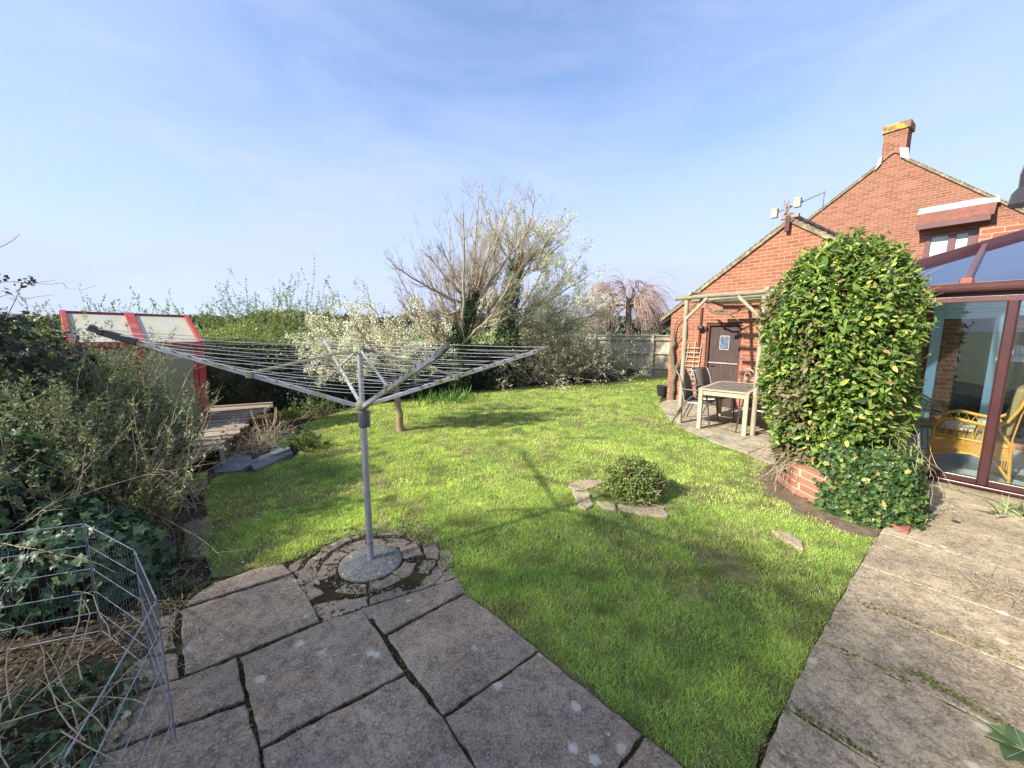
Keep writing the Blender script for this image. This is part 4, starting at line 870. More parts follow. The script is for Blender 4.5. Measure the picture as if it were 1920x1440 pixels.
# ------------------------------------------------------------------ sling chairs (local +y = facing)
def make_chair(lb):
    r = thing('garden_chair', lb, 'chair', group='sling chairs round the teak table')
    n = 9; prof = [(.20, .44), (.0, .42), (-.17, .41), (-.22, .45), (-.25, .60), (-.29, .78), (-.345, .92), (-.38, .965)]
    w = .25; V = [];
    for s in (-w, w):
        for y, z in prof: V.append((s, y, z))
    m = len(prof); Fs = [(i, i + 1, m + i + 1, m + i) for i in range(3)]; Fb = [(i, i + 1, m + i + 1, m + i) for i in range(3, m - 1)]
    a = MB(); a.add(V[:4] + V[m:m + 4], [(i, i + 1, 4 + i + 1, 4 + i) for i in range(3)]); o = a.build('seat', M['textile'], r, smooth=True); so = o.modifiers.new('t', 'SOLIDIFY'); so.thickness = .006
    a = MB(); a.add(V[3:m] + V[m + 3:], [(i, i + 1, m - 3 + i + 1, m - 3 + i) for i in range(m - 4)]); o = a.build('backrest', M['textile'], r, smooth=True); so = o.modifiers.new('t', 'SOLIDIFY'); so.thickness = .006
    for s in (-w - .01, w + .01):
        a = MB(); a.tube([(s, y, z) for y, z in prof], .012, 8); a.build('side_rail', M['chair_pale'], r, smooth=True)
        a = MB(); a.tube([(s * 1.06, .24, .0), (s * 1.06, .19, .42), (s * 1.06, .15, .60), (s * 1.06, .08, .645), (s * 1.06, -.1, .65), (s * 1.06, -.27, .655)], .012, 8); a.build('front_leg', M['chair_metal'], r, smooth=True)
        a = MB(); a.tube([(s * 1.1, -.40, .0), (s * 1.06, -.27, .30), (s * 1.03, -.1, .52), (s * 1.04, .12, .63)], .012, 8); a.build('rear_leg', M['chair_metal'], r, smooth=True)
    a = MB(); a.tube([(-w, -.38, .97), (0, -.392, .975), (w, -.38, .97)], .011, 8); a.tube([(-w, .2, .435), (w, .2, .435)], .011, 8); a.build('crossbar', M['chair_pale'], r, smooth=True)
    return r
mo_ = np.array([-.66, .75]); al_ = np.array([.75, .66]); c00 = np.array([3.25, 6.61])
ch0 = make_chair('brown sling garden chair nearest the trellis, left of the table')
fac = math.atan2(-mo_[1], -mo_[0]) - PI / 2
def placec(o, p, rz): o.location = (p[0], p[1], .024); o.rotation_euler = (0, 0, rz)
placec(ch0, c00 + al_ * .42 + mo_ * .12, fac + .12)
p = c00 + al_ * 1.03 + mo_ * .10; copy_thing(ch0, (p[0], p[1], .024), fac - .15, 'brown sling garden chair right in front of the stable door')
mi = c00 + np.array([math.cos(TA), math.sin(TA)]) * TWd
p = mi + al_ * .42 - mo_ * .02; copy_thing(ch0, (p[0], p[1], .024), fac + PI + .1, 'dark sling chair pushed under the near right side of the table, closest to the camera')
p = mi + al_ * 1.03 - mo_ * .04; copy_thing(ch0, (p[0], p[1], .024), fac + PI - .1, 'dark sling chair half hidden behind the pergola post and leafy column')

# cream iron bench with looped back against the wall
bu, bz = onw(1385, 716, 8.55)
bn = thing('iron_bench', 'cream wrought-iron bench with looped back against the garage wall', 'bench', L2W(bu, 8.4, .024), AL)
zb = .93
for k in range(4):
    mb = MB(); c_ = np.array([.14 + k * .27, .2, zb - .13]); mb.tube([c_ + [.125 * math.cos(t), 0, .125 * math.sin(t)] for t in np.linspace(-.5, PI + .5, 16)], .010, 7); mb.tube([c_ + [.06 * math.cos(t), 0, -.02 + .06 * math.sin(t)] for t in np.linspace(0, 2 * PI, 12)], .007, 6); mb.build('back_loop', M['cream_iron'], bn, smooth=True)
mb = MB(); mb.tube([(0, .2, zb - .24), (1.1, .2, zb - .24)], .01, 7); mb.tube([(0, .2, .42), (1.1, .2, .42)], .01, 7); mb.build('back_rail', M['cream_iron'], bn, smooth=True)
mb = MB()
for i in range(7): mb.span((0, -.18 + i * .055, .42), (1.1, -.14 + i * .055, .435))
mb.build('seat', M['cream_iron'], bn)
for x in (.03, 1.07):
    for y in (-.16, .2): mb = MB(); mb.tube([(x, y, 0), (x, y, .42 if y < 0 else zb - .2)], .012, 7); mb.build('leg', M['cream_iron'], bn, smooth=True)

# black plastic tub by the garage corner
q = at(1243, 744, 0)
tbk = thing('black_tub', 'black ribbed plastic tub on the grass by the garage corner', 'tub', (q[0] - .02, q[1], .01))
mb = MB(); mb.lathe([(.10, 0), (.145, .25), (.155, .26), (.155, .285), (.14, .285), (.13, .2)], n=22)
for k in range(16): a = k * PI / 8; mb.bar((.107 * math.cos(a), .107 * math.sin(a), .02), (.148 * math.cos(a), .148 * math.sin(a), .25), .008, .008)
mb.build('tub', M['black'], tbk)
# terracotta tile on the path
P = px_poly([(1668, 985), (1693, 962), (1716, 962), (1703, 1002)], .03); c_ = P.mean(0); mb = MB(); mb.prism(P, .028, .05); o = mb.build('clay_tile', M['terracotta'], loc=(*c_, 0), bevel=.003); tag(o, 'flat terracotta tile lying on the path right of the ivy', 'tile')

# ------------------------------------------------------------------ conservatory furniture
wc = thing('wicker_armchair', 'yellow wicker armchair with olive cushions inside the conservatory', 'armchair', (5.56, 4.49, .06), math.radians(37)); wc.scale = (1, .76, 1.08)
# local +y = facing, -x side is the one seen
R = M['rattan']
def side(sx):
    mb = MB(); x = sx * .34
    mb.tube([(x, .40, .02), (x, .41, .30), (x, .40, .50), (x, .34, .585), (x, .2, .61), (x, .0, .585), (x, -.16, .57), (x, -.30, .64), (x, -.38, .78), (x * .94, -.43, .92), (x * .7, -.47, 1.0), (0, -.49, 1.03)], .020, 9)
    mb.tube([(x, .40, .42), (x, .1, .40), (x, -.34, .38)], .014, 8); mb.tube([(x, .41, .18), (x, .25, .235), (x, .0, .25), (x, -.25, .20), (x, -.40, .04)], .015, 8)
    mb.tube([(x, -.40, .0), (x, -.36, .4), (x, -.2, .57)], .018, 8); mb.build('arm_frame', R, wc, smooth=True)
    mb = MB()
    for i in range(6):
        y = .33 - i * .095; mb.tube([(x, y + .04, .41), (x, y + .02, .52), (x, y - .01, .575), (x, y - .04, .52), (x, y - .045, .41)], .008, 6)
    mb.build('spindle', R, wc, smooth=True)
    mb = MB()                            # woven skirt: vertical and horizontal strands
    ys = np.linspace(.40, -.38, 34)
    bot = lambda y: .20 + .045 * math.cos((y) * 3.4) - (.08 if y < -.3 else 0)
    for i, y in enumerate(ys): mb.tube([(x + .003 * (i % 2), y, bot(y)), (x + .003 * (i % 2), y, .41)], .0065, 5)
    for j in range(14):
        z = .24 + j * .0125; mb.tube([(x + .008 * ((i + j) % 2) - .004, y, z) for i, y in enumerate(ys)], .0052, 5)
    mb.build('woven_panel', R, wc)
side(-1); side(1)
mb = MB(); mb.span((-.33, .38, .2), (.33, .40, .41)); mb.build('front_panel', R, wc)
mb = MB()
for i in range(9):
    xx = -.28 + i * .07; mb.tube([(xx, -.36, .42), (xx * 1.03, -.40, .7), (xx * .95, -.46, .98 - .3 * xx * xx)], .009, 6)
mb.tube([(-.34, -.37, .42), (.34, -.37, .42)], .014, 7); mb.build('back_frame', R, wc, smooth=True)
mb = MB(); mb.span((-.31, -.34, .36), (.31, .37, .47)); mb.build('seat_cushion', M['cushion'], wc, bevel=.04)
mb = MB(); mb.slab([(-.28, -.34, .47), (.28, -.34, .47), (.28, -.42, .98), (-.28, -.42, .98)], (0, .10, 0)); mb.build('back_cushion', M['cushion'], wc, bevel=.035)
mb = MB(); mb.span((-.30, .0, .475), (.28, .34, .505)); mb.build('white_pad', M['cushion_white'], wc, bevel=.012)
q = L2W(-.98, 7.7, .06)
cc2 = thing('cane_chair', 'pale round cane chair behind the glass beside the leafy column', 'chair', q, .6)
mb = MB()
for rr, zz in ((.30, .78), (.33, .72), (.26, .42), (.2, .36)): mb.tube([(rr * math.cos(t), rr * math.sin(t) * .9, zz + (.16 * math.sin(t) if zz > .6 else 0)) for t in np.linspace(0, 2 * PI, 25)], .012, 7)
mb.build('hoop', M['rattan_pale'], cc2, smooth=True)
mb = MB()
for t in np.linspace(-.3, PI + .3, 14): mb.tube([(.2 * math.cos(t), .18 * math.sin(t), .36), (.30 * math.cos(t), .27 * math.sin(t), .55), (.32 * math.cos(t), .29 * math.sin(t), .73 + .16 * math.sin(t))], .007, 6)
mb.build('spindle', M['rattan_pale'], cc2, smooth=True)
for t in (.8, 2.3, 3.9, 5.5): mb = MB(); mb.tube([(.2 * math.cos(t), .2 * math.sin(t), .38), (.26 * math.cos(t), .26 * math.sin(t), 0)], .013, 7); mb.build('leg', M['rattan_pale'], cc2, smooth=True)
mb = MB(); mb.lathe([(.25, .385), (.26, .41), (.2, .44)], n=20); mb.build('cushion', M['cushion'], cc2, smooth=True)
q = np.array(L2W(*(onw(1905, 672, 7.2)[0], 7.2), 0)); zq = onw(1905, 672, 7.2)[1]
dl_ = thing('reading_lamp', 'metal reading lamp with a wide pale shade inside the conservatory', 'lamp', (q[0] + .12, q[1] - .2, .06))
lo = np.array([-.12, .2, zq - .06])
mb = MB(); mb.lathe([(.155, -.03), (.15, 0), (.12, .035), (.055, .055), (.04, .14), (.02, .15)], lo, 24); mb.build('lamp_shade', simple('grey_shade', (.5, .52, .52), (.42, .44, .45), .3, 4, metal=.3), dl_, smooth=True)
mb = MB(); mb.tube([(0, 0, 0), (0, 0, zq + .1), (-.06, .1, zq + .2), lo + [0, 0, .13]], .01, 8); mb.lathe([(.13, 0), (.13, .015), (.02, .02)]); mb.build('stand', M['chair_metal'], dl_, smooth=True)
# ------------------------------------------------------------------ foliage tools
def unit(A): return A / (np.linalg.norm(A, axis=-1, keepdims=True) + 1e-9)
TPL = {
 'dia': (np.array([[0, 0, 0], [.5, .5, .18], [0, 1, 0], [-.5, .5, .18]]), np.array([[0, 1, 2], [0, 2, 3]])),
 'oval': (np.array([[0, 0, 0], [-.42, .3, .12], [0, .32, 0], [.42, .3, .12], [-.40, .68, .10], [0, .68, -.02], [.40, .68, .10], [0, 1, -.12]]),
          np.array([[0, 2, 1], [0, 3, 2], [1, 2, 5], [1, 5, 4], [2, 3, 6], [2, 6, 5], [4, 5, 7], [5, 6, 7]])),
 'ivy': (np.array([[0, .38, 0], [0, 0, -.03], [-.42, .02, .06], [-.30, .34, .05], [-.52, .62, .02], [-.18, .66, .05], [0, 1.05, -.05], [.18, .66, .05], [.52, .62, .02], [.30, .34, .05], [.42, .02, .06]]),
         np.array([[0, i, i + 1 if i < 10 else 1] for i in range(1, 11)])),
}
def leaves(name, P, D, Nn, L, Wd, cols, mat, parent=None, tpl='dia', world=True):
    T, Ft = TPL[tpl]; n, k = len(P), len(T); D = unit(D); S = unit(np.cross(D, Nn)); Nn = np.cross(S, D)
    L = np.broadcast_to(L, (n,)); Wd = np.broadcast_to(Wd, (n,))
    V = P[:, None, :] + T[None, :, 0, None] * (S * Wd[:, None])[:, None, :] + T[None, :, 1, None] * (D * L[:, None])[:, None, :] + T[None, :, 2, None] * (Nn * Wd[:, None])[:, None, :]
    Fs = (np.arange(n)[:, None, None] * k + Ft[None]).reshape(-1, 3)
    return link_mesh(name, V.reshape(-1, 3), Fs, mat, parent, cols=np.repeat(cols, k, axis=0), world=world and parent is not None)
def vtubes(name, pts, r, mat, parent=None, n=4, world=True, smooth=True):
    # pts: list of (K,m,3) arrays with radii (K,m)
    VV, FF, off = [], [], 0
    for p, rr in zip(pts, r):
        K, m, _ = p.shape; T = unit(np.gradient(p, axis=1)); ref = np.where(np.abs(T[:, :, 2:3]) < .9, np.array([0, 0, 1.]), np.array([1., 0, 0])); A = unit(np.cross(T, ref)); Bn = np.cross(T, A)
        an = np.arange(n) * 2 * PI / n
        V = p[:, :, None, :] + rr[:, :, None, None] * (np.cos(an)[None, None, :, None] * A[:, :, None, :] + np.sin(an)[None, None, :, None] * Bn[:, :, None, :])
        idx = np.arange(K * m * n).reshape(K, m, n); a = idx[:, :-1, :]; b = np.roll(a, -1, axis=2); d = idx[:, 1:, :]; c = np.roll(d, -1, axis=2)
        VV.append(V.reshape(-1, 3)); FF.append(np.stack([a, b, c, d], -1).reshape(-1, 4) + off); off += K * m * n
    return link_mesh(name, np.concatenate(VV), np.concatenate(FF), mat, parent, smooth=smooth, world=world and parent is not None)
def stems(rs, P0, D0, L, m=6, wob=.12, up=0.0, out=None):
    K = len(P0); p = np.empty((K, m, 3)); p[:, 0] = P0; d = unit(D0); st = np.broadcast_to(L, (K,)) / (m - 1)
    for i in range(1, m):
        d = unit(d + wob * rs.randn(K, 3) + np.array([0, 0, up])); p[:, i] = p[:, i - 1] + d * st[:, None]
    return p
def kids(rs, p, r, k, t0=.25, t1=1.0, ang=.7, lf=(.3, .6), wob=.12, up=.05, m=6, rf=.6, plen=None):
    K, mm, _ = p.shape; i = np.repeat(np.arange(K), k); t = rs.uniform(t0, t1, len(i)) * (mm - 1); a = np.minimum(t.astype(int), mm - 2); f = (t - a)[:, None]
    P0 = p[i, a] * (1 - f) + p[i, a + 1] * f; T = unit(p[i, a + 1] - p[i, a]); R0 = r[i, a] * (1 - f[:, 0]) + r[i, a + 1] * f[:, 0]
    L0 = np.linalg.norm(np.diff(p, axis=1), axis=2).sum(1)[i]; q = unit(np.cross(T, rs.randn(len(i), 3)))
    D = T * math.cos(ang) + q * np.sin(ang) ; L = L0 * rs.uniform(*lf, len(i)) * (1.15 - .5 * t / (mm - 1))
    pc = stems(rs, P0, D, L, m, wob, up); rc = R0[:, None] * rf * np.linspace(1, .3, m)[None]
    return pc, np.maximum(rc, .0011)
def along(rs, p, n, t0=0, t1=1):
    K, m, _ = p.shape; i = rs.randint(0, K, n); t = rs.uniform(t0, t1, n) * (m - 1); a = np.minimum(t.astype(int), m - 2); f = (t - a)[:, None]
    return p[i, a] * (1 - f) + p[i, a + 1] * f, unit(p[i, a + 1] - p[i, a])
def pal(rs, n, cols, w=None, jit=.25):
    c = np.array(cols, float); k = rs.choice(len(c), n, p=w); return c[k] * (1 - jit + 2 * jit * rs.rand(n))[:, None]
def cloud(rs, n, c, rad, shell=.35):
    d = unit(rs.randn(n, 3)); r = 1 - shell * rs.rand(n) ** 1.5; return np.array(c) + d * r[:, None] * np.array(rad), d
GL = [(.035, .07, .022), (.06, .11, .03), (.09, .15, .04), (.022, .042, .018)]

# ------------------------------------------------------------------ dark hedge behind the lawn
rs = np.random.RandomState(21)
HB = np.array([(-9.6, 5.9), (-7.4, 6.7), (-5.4, 8.0), (-4.0, 8.4), (-3.28, 9.0), (-1.24, 11.1), (.71, 12.7), (2.9, 15.1)]); HH = np.array([1.55, 1.62, 1.50, 1.46, 1.42, 1.30, 1.22, 1.4])
seg = np.r_[0, np.cumsum(np.linalg.norm(np.diff(HB, axis=0), axis=1))]
def hp(s): return np.c_[np.interp(s, seg, HB[:, 0]), np.interp(s, seg, HB[:, 1])], np.interp(s, seg, HH)
def hdir(s): a, _ = hp(np.minimum(s + .05, seg[-1])); b, _ = hp(s - .05); d = unit(a - b); return d, np.c_[-d[:, 1], d[:, 0]]
hg = thing('ivy_hedge', 'dark ivy-clad boundary hedge running behind the lawn', 'hedge', (-4.0, 8.4, 0))
s = np.linspace(0, seg[-1], 70); b, h = hp(s); d, nn = hdir(s)
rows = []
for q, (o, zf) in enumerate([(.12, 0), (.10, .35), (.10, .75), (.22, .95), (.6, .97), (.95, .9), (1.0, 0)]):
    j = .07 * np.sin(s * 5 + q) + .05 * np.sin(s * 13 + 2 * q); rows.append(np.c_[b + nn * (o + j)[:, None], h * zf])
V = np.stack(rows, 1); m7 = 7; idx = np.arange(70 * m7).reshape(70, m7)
Fs = np.stack([idx[:-1, :-1], idx[1:, :-1], idx[1:, 1:], idx[:-1, 1:]], -1).reshape(-1, 4); link_mesh('dark_filler', V.reshape(-1, 3), Fs, M['core'], hg, world=True)  # solid dark core added inside the hedge to block see-through, no stems
n = 26000; s = rs.rand(n) * seg[-1]; b, h = hp(s); d, nn = hdir(s); z = rs.rand(n) ** .9; top = rs.rand(n) < .22
o = np.where(top, rs.rand(n) * .7, -.02 + .14 * rs.rand(n) + .09 * np.sin(s * 4.1) * np.sin(z * 7)); zz = np.where(top, h * (.96 + .06 * rs.rand(n)), z * h)
P = np.c_[b + nn * o[:, None], zz]; outw = np.c_[-nn, np.full(n, .35)]; outw[top] = [0, 0, 1]
Nn = unit(outw + .75 * rs.randn(n, 3)); D = unit(np.cross(Nn, rs.randn(n, 3)) + [0, 0, -.35])
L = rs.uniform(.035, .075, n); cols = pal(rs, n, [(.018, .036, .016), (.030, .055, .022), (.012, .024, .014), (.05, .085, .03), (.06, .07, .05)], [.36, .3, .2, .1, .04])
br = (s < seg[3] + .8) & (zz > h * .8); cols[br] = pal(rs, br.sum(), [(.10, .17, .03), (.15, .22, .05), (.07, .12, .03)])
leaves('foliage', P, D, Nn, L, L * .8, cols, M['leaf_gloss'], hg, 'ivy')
n = 9000; s = rs.rand(n) * (seg[4] + .6); b, h = hp(s); d, nn = hdir(s); zz = h - .08 + (.02 + .75 * vnoise(np.c_[s * 1.7, s * 0], 1, 8) ** 1.6) * rs.rand(n) ** 1.3; o = -.05 + .75 * rs.rand(n)
P = np.c_[b + nn * o[:, None], zz]; L = rs.uniform(.025, .05, n); leaves('new_growth', P, rs.randn(n, 3) + [0, 0, .6], unit(rs.randn(n, 3) + [-.3, -.6, .6]), L, L * .6, pal(rs, n, [(.20, .30, .055), (.28, .37, .08), (.14, .20, .04), (.34, .38, .15)]), M['leaf'], hg, 'dia')
# brighter green shrubs leaning over the hedge
def sprig_shrub(name, label, c, rad, nst, hgt, leafcol, rsd, nl=4000, ll=(.02, .04), cat='shrub', grp=None, spread=.5, wmat='twig', rst=.006, blossoms=0, up=.06, tpl='dia', wd=.5, mat='leaf'):
    rs = np.random.RandomState(rsd); r = thing(name, label, cat, (c[0], c[1], 0), group=grp)
    P0 = np.c_[c[0] + rs.randn(nst) * rad * .35, c[1] + rs.randn(nst) * rad * .25, np.full(nst, c[2])]
    D = np.c_[rs.randn(nst) * spread, rs.randn(nst) * spread * .8, np.ones(nst)]; L = rs.uniform(.55, 1.05, nst) * hgt
    p = stems(rs, P0, D, L, 9, .10, up); rr = rst * np.linspace(1, .25, 9)[None] * np.ones((nst, 1)); k, kr = kids(rs, p, rr, 4, .3, 1, .6, (.2, .4), .14, .04, 5)
    vtubes('stems', [p, k], [rr, kr], M[wmat], r, 4)
    if nl:
        a, ta = along(rs, p, nl // 2, .35, 1); b, tb = along(rs, k, nl - nl // 2, .1, 1); P = np.concatenate([a, b]); Tn = np.concatenate([ta, tb]); n = len(P)
        D = unit(Tn + 1.1 * rs.randn(n, 3)); Nn = unit(rs.randn(n, 3) + [0, 0, .8]); Lf = rs.uniform(*ll, n)
        leaves('foliage', P, D, Nn, Lf, Lf * wd, pal(rs, n, leafcol), M[mat], r, tpl)
    if blossoms:
        a, ta = along(rs, np.concatenate([k]), blossoms, .2, 1); n = len(a); a = a + rs.randn(n, 3) * .012
        leaves('blossom', a, unit(rs.randn(n, 3)), unit(rs.randn(n, 3)), rs.uniform(.018, .03, n), .024, pal(rs, n, [(.78, .76, .66), (.7, .66, .55), (.85, .84, .78)], None, .12), M['petal'], r)
    return r
YG = [(.22, .32, .06), (.15, .25, .04), (.28, .35, .09), (.09, .15, .04)]
SG = 'green shrubs growing over the boundary hedge'
def shrubpx(x, ytop, Y, rad, **k):
    p = atY(x, ytop, Y); return (p[0], p[1], .6), p[2]
for i, (x, yt, Y, rad, nst, lb) in enumerate([
    (120, 570, 7.6, .8, 26, 'leafy pale shrub whose top shows left of the red cold frame'),
    (285, 562, 8.6, 1.0, 30, 'thin budding shrub poking up behind the roof of the red cold frame'),
    (430, 556, 9.2, .9, 26, 'bright green shrub over the hedge just right of the cold frame'),
    (505, 525, 9.3, .9, 34, 'tallest bright green shrub over the hedge, with arching tips against the sky'),
    (585, 548, 9.6, .9, 34, 'bright green shrub over the hedge beside the white blossom tree')]):
    c, zt_ = shrubpx(x, yt, Y, rad); sprig_shrub('hedge_shrub', lb, c, rad * 1.35, nst + 30, (zt_ - .6) * 1.03, YG, 40 + i, 8500, (.028, .055), grp=SG, up=.03, spread=.42, rst=.008)
# ------------------------------------------------------------------ small blossom tree on the lawn
def tree(name, label, base, lead, r0, limbs, rsd, cat='tree', k2=7, k3=6, twm='twig', trm='bark', wob=.09, up=.10, lf2=(.30, .55), lf3=(.3, .55), ang=.62, k4=0, ivy=None, rtw=.6, trunkn=14, m=9):
    """lead: trunk polyline (world); limbs: list of (start point, end point, radius)."""
    rs = np.random.RandomState(rsd); r = thing(name, label, cat, tuple(base))
    mb = MB(); lead = np.array(lead, float); t = np.linspace(0, 1, 14); s_ = np.r_[0, np.cumsum(np.linalg.norm(np.diff(lead, axis=0), axis=1))]; s_ /= s_[-1]
    lp_ = np.stack([np.interp(t, s_, lead[:, i]) for i in range(3)], 1) + rs.randn(14, 3) * r0 * .12
    rad = np.interp(t, [0, .08, 1], [r0 * 1.35, r0, r0 * .72]); mb.tube(lp_, rad * (1 + .06 * rs.randn(14)), trunkn); mb.build('trunk', M[trm], r, world=True, smooth=True)
    K = len(limbs); p = np.empty((K, m, 3)); rr = np.empty((K, m))
    for i, (a, b, q) in enumerate(limbs):
        a, b = np.array(a, float), np.array(b, float); L = np.linalg.norm(b - a); tt = np.linspace(0, 1, m)[:, None]; bow = np.array([0, 0, -1.]) * L * .10
        w = np.cumsum(rs.randn(m, 3) * L * wob * .16, axis=0); w -= tt * w[-1]; p[i] = a + (b - a) * tt + bow * (4 * tt * (1 - tt)) * .6 + w; rr[i] = q * np.linspace(1, .28, m)
    k, kr = kids(rs, p, rr, k2, .12, 1, ang, lf2, .11, up, 7, rtw); l, lr = kids(rs, k, kr, k3, .15, 1, .6, lf3, .12, up, 5, .65); P_, R_ = [p, k, l], [rr, kr, lr]
    if k4: q, qr = kids(rs, l, lr, k4, .2, 1, .6, (.3, .6), .12, up * .6, 4, .7); P_.append(q); R_.append(qr)
    vtubes('branches', P_, R_, M[twm], r, 5)
    return r, P_, rs
def blossom(rs, r, P, n, size=(.018, .03), cols=[(.78, .76, .66), (.70, .67, .54), (.86, .85, .80)], jit=.02, name='blossom', t0=.1, mat='petal', zc=None, wf=.85, clus=3, zlim=None):
    a, ta = along(rs, P, n // clus, t0, 1)
    if zlim: a = a[rs.rand(len(a)) < np.clip(1 - (a[:, 2] - zlim[0]) / zlim[1], .12, 1)]
    if zc is not None: a = a[a[:, 2] < zc + .8 * rs.rand(len(a))]
    a = np.repeat(a, clus, axis=0) + rs.randn(len(a) * clus, 3) * jit; k = len(a); L = rs.uniform(*size, k)
    return leaves(name, a, unit(rs.randn(k, 3)), unit(rs.randn(k, 3)), L, L * wf, pal(rs, k, cols, None, .12), M[mat], r)
def tubeivy(rs, r, lead, rad, n, size=(.05, .09), cols=GL, nm='ivy'):
    lead = np.array(lead, float); s_ = np.r_[0, np.cumsum(np.linalg.norm(np.diff(lead, axis=0), axis=1))]; t = rs.rand(n) * s_[-1]; c = np.stack([np.interp(t, s_, lead[:, i]) for i in range(3)], 1); R = np.interp(t, s_, rad)
    a = rs.rand(n) * 2 * PI; o = np.c_[np.cos(a), np.sin(a), .3 * rs.randn(n)]; P = c + o * (R * (.72 + .38 * rs.rand(n)))[:, None]
    Nn = unit(o + .5 * rs.randn(n, 3) + [0, 0, .2]); D = unit(np.cross(Nn, rs.randn(n, 3)) + [0, 0, -.5]); L = rs.uniform(*size, n)
    leaves(nm, P, D, Nn, L, L * .85, pal(rs, n, cols), M['leaf_gloss'], r, 'ivy')
# blossom tree: slim leaning trunk, low wide crown
b0 = at(752, 808)
top = atY(737, 676, 6.4)
def q_(x, y, Y): return atY(x, y, Y)
f1 = q_(735, 690, 6.4)
limbs = [(f1, q_(575, 610, 5.9), .026), (f1, q_(645, 575, 6.3), .026), (f1, q_(755, 570, 6.6), .026), (f1, q_(835, 610, 6.9), .024), (f1, q_(560, 655, 5.7), .022), (f1, q_(690, 550, 6.0), .024), (f1, q_(610, 560, 6.9), .022), (f1, q_(825, 650, 6.2), .02), (f1, q_(700, 610, 7.4), .022), (f1, q_(660, 600, 5.4), .022), (f1, q_(760, 610, 7.3), .02), (f1, q_(545, 590, 6.2), .022), (f1, q_(600, 680, 6.1), .016), (f1, q_(790, 580, 6.1), .018), (f1, q_(640, 650, 5.8), .018), (f1, q_(760, 650, 5.9), .018)]
tr_, PP, rs = tree('blossom_tree', 'small white blossom tree on a slim bare trunk rising from the lawn', (b0[0], b0[1], 0), [b0, q_(745, 745, 6.45), f1, q_(737, 660, 6.4)], .058, limbs, 51, k2=12, k3=8, up=-.005, wob=.16, trm='bark_pale', twm='twig', k4=2, ang=.9, lf2=(.22, .42))
blossom(rs, tr_, PP[2], 20000, (.018, .034), jit=.03, zlim=(1.55, 1.0), cols=[(.80, .77, .68), (.72, .68, .56), (.90, .89, .86), (.84, .82, .76), (.42, .38, .26)])
blossom(rs, tr_, PP[3], 4500, (.012, .024), [(.2, .26, .07), (.28, .3, .12), (.16, .2, .06)], .02, 'young_leaves', mat='leaf')
# big bare tree with ivy trunk
Y1 = 10.5
b1 = np.array([-1.62, 10.7, 0]); c1_ = q_(858, 640, Y1); c2_ = q_(882, 570, Y1)
LIMB = [(735, 495), (750, 525), (785, 460), (805, 480), (845, 425), (868, 400), (897, 368), (930, 400), (965, 375), (1000, 420), (760, 560), (820, 540), (905, 460), (870, 500), (990, 480), (790, 600), (940, 440), (765, 590), (830, 470), (915, 500), (960, 520)]
limbs = [((c1_ if i % 3 else c2_) + np.array([0, 0, -.15 * (i % 3)]), q_(x, y, Y1 + [(-.9), .2, 1.1, -.3, .7][i % 5]), .050 if i % 2 else .042) for i, (x, y) in enumerate(LIMB)]
limbs += [(q_(848, 655, Y1), q_(745, 560, Y1 - .5), .05), (q_(862, 600, Y1), q_(960, 560, Y1 + .3), .05)]
t1, PP, rs = tree('bare_tree', 'tall bare spring tree with fanned branches and an ivy-wrapped leaning trunk', tuple(b1), [b1, q_(850, 680, Y1), c1_, c2_], .17, limbs, 61, k2=14, k3=7, up=.13, wob=.08, ang=.5, twm='twig', k4=6, lf2=(.24, .46), lf3=(.25, .5), rtw=.42)
tubeivy(rs, t1, [b1, q_(850, 680, Y1), c1_, q_(884, 565, Y1), q_(890, 545, Y1)], [.45, .42, .30, .22, .12], 3200)
blossom(rs, t1, PP[3], 2400, (.018, .032), [(.42, .40, .24), (.30, .32, .14), (.55, .52, .40)], .015, 'buds', .3, wf=.6, clus=1)
# taller blossom-dusted tree
Y2 = 12.4
b2 = np.array([-.15, 12.5, 0]); e1 = q_(950, 600, Y2); e2 = q_(968, 500, Y2)
LIMB = [(905, 380), (940, 390), (985, 372), (1003, 368), (1030, 395), (1060, 390), (1072, 405), (1070, 440), (1090, 480), (1105, 515), (1120, 550), (1130, 575), (1110, 610), (1060, 580), (1000, 560), (1020, 500), (900, 440), (920, 520), (1050, 450), (1010, 430), (1060, 520), (1120, 590), (1030, 560), (925, 600), (1090, 560), (970, 400), (1050, 610), (890, 560)]
limbs = [((e2 if y < 460 else e1) + np.array([0, 0, -.3 * (i % 3)]), q_(x, y, Y2 + [-.9, .3, 1.2, -.3, .8][i % 5]), .046 if i % 2 else .038) for i, (x, y) in enumerate(LIMB)]
t2, PP, rs = tree('blossom_tree', 'tall tree dusted with white blossom behind and right of the ivy-clad leaning tree', tuple(b2), [b2, q_(952, 660, Y2), e1, e2], .16, limbs, 71, k2=14, k3=7, up=.08, wob=.12, ang=.62, twm='twig_grey', lf2=(.24, .45), lf3=(.3, .5), rtw=.42, k4=4)
tubeivy(rs, t2, [b2, q_(952, 660, Y2), e1, e2, q_(975, 480, Y2)], [.5, .45, .34, .24, .15], 4200)
a, ta = along(rs, PP[3], 21000, .1, 1); keep = a[:, 2] < 2.6 + 3.2 * rs.rand(len(a)) ** .8; a = a[keep]; a = np.repeat(a, 3, axis=0) + rs.randn(len(a) * 3, 3) * .03; k = len(a); Lb_ = rs.uniform(.024, .044, k)
leaves('blossom', a, unit(rs.randn(k, 3)), unit(rs.randn(k, 3)), Lb_, Lb_ * .8, pal(rs, k, [(.84, .82, .74), (.74, .72, .60), (.88, .87, .82), (.38, .38, .2)], None, .1), M['petal'], t2)
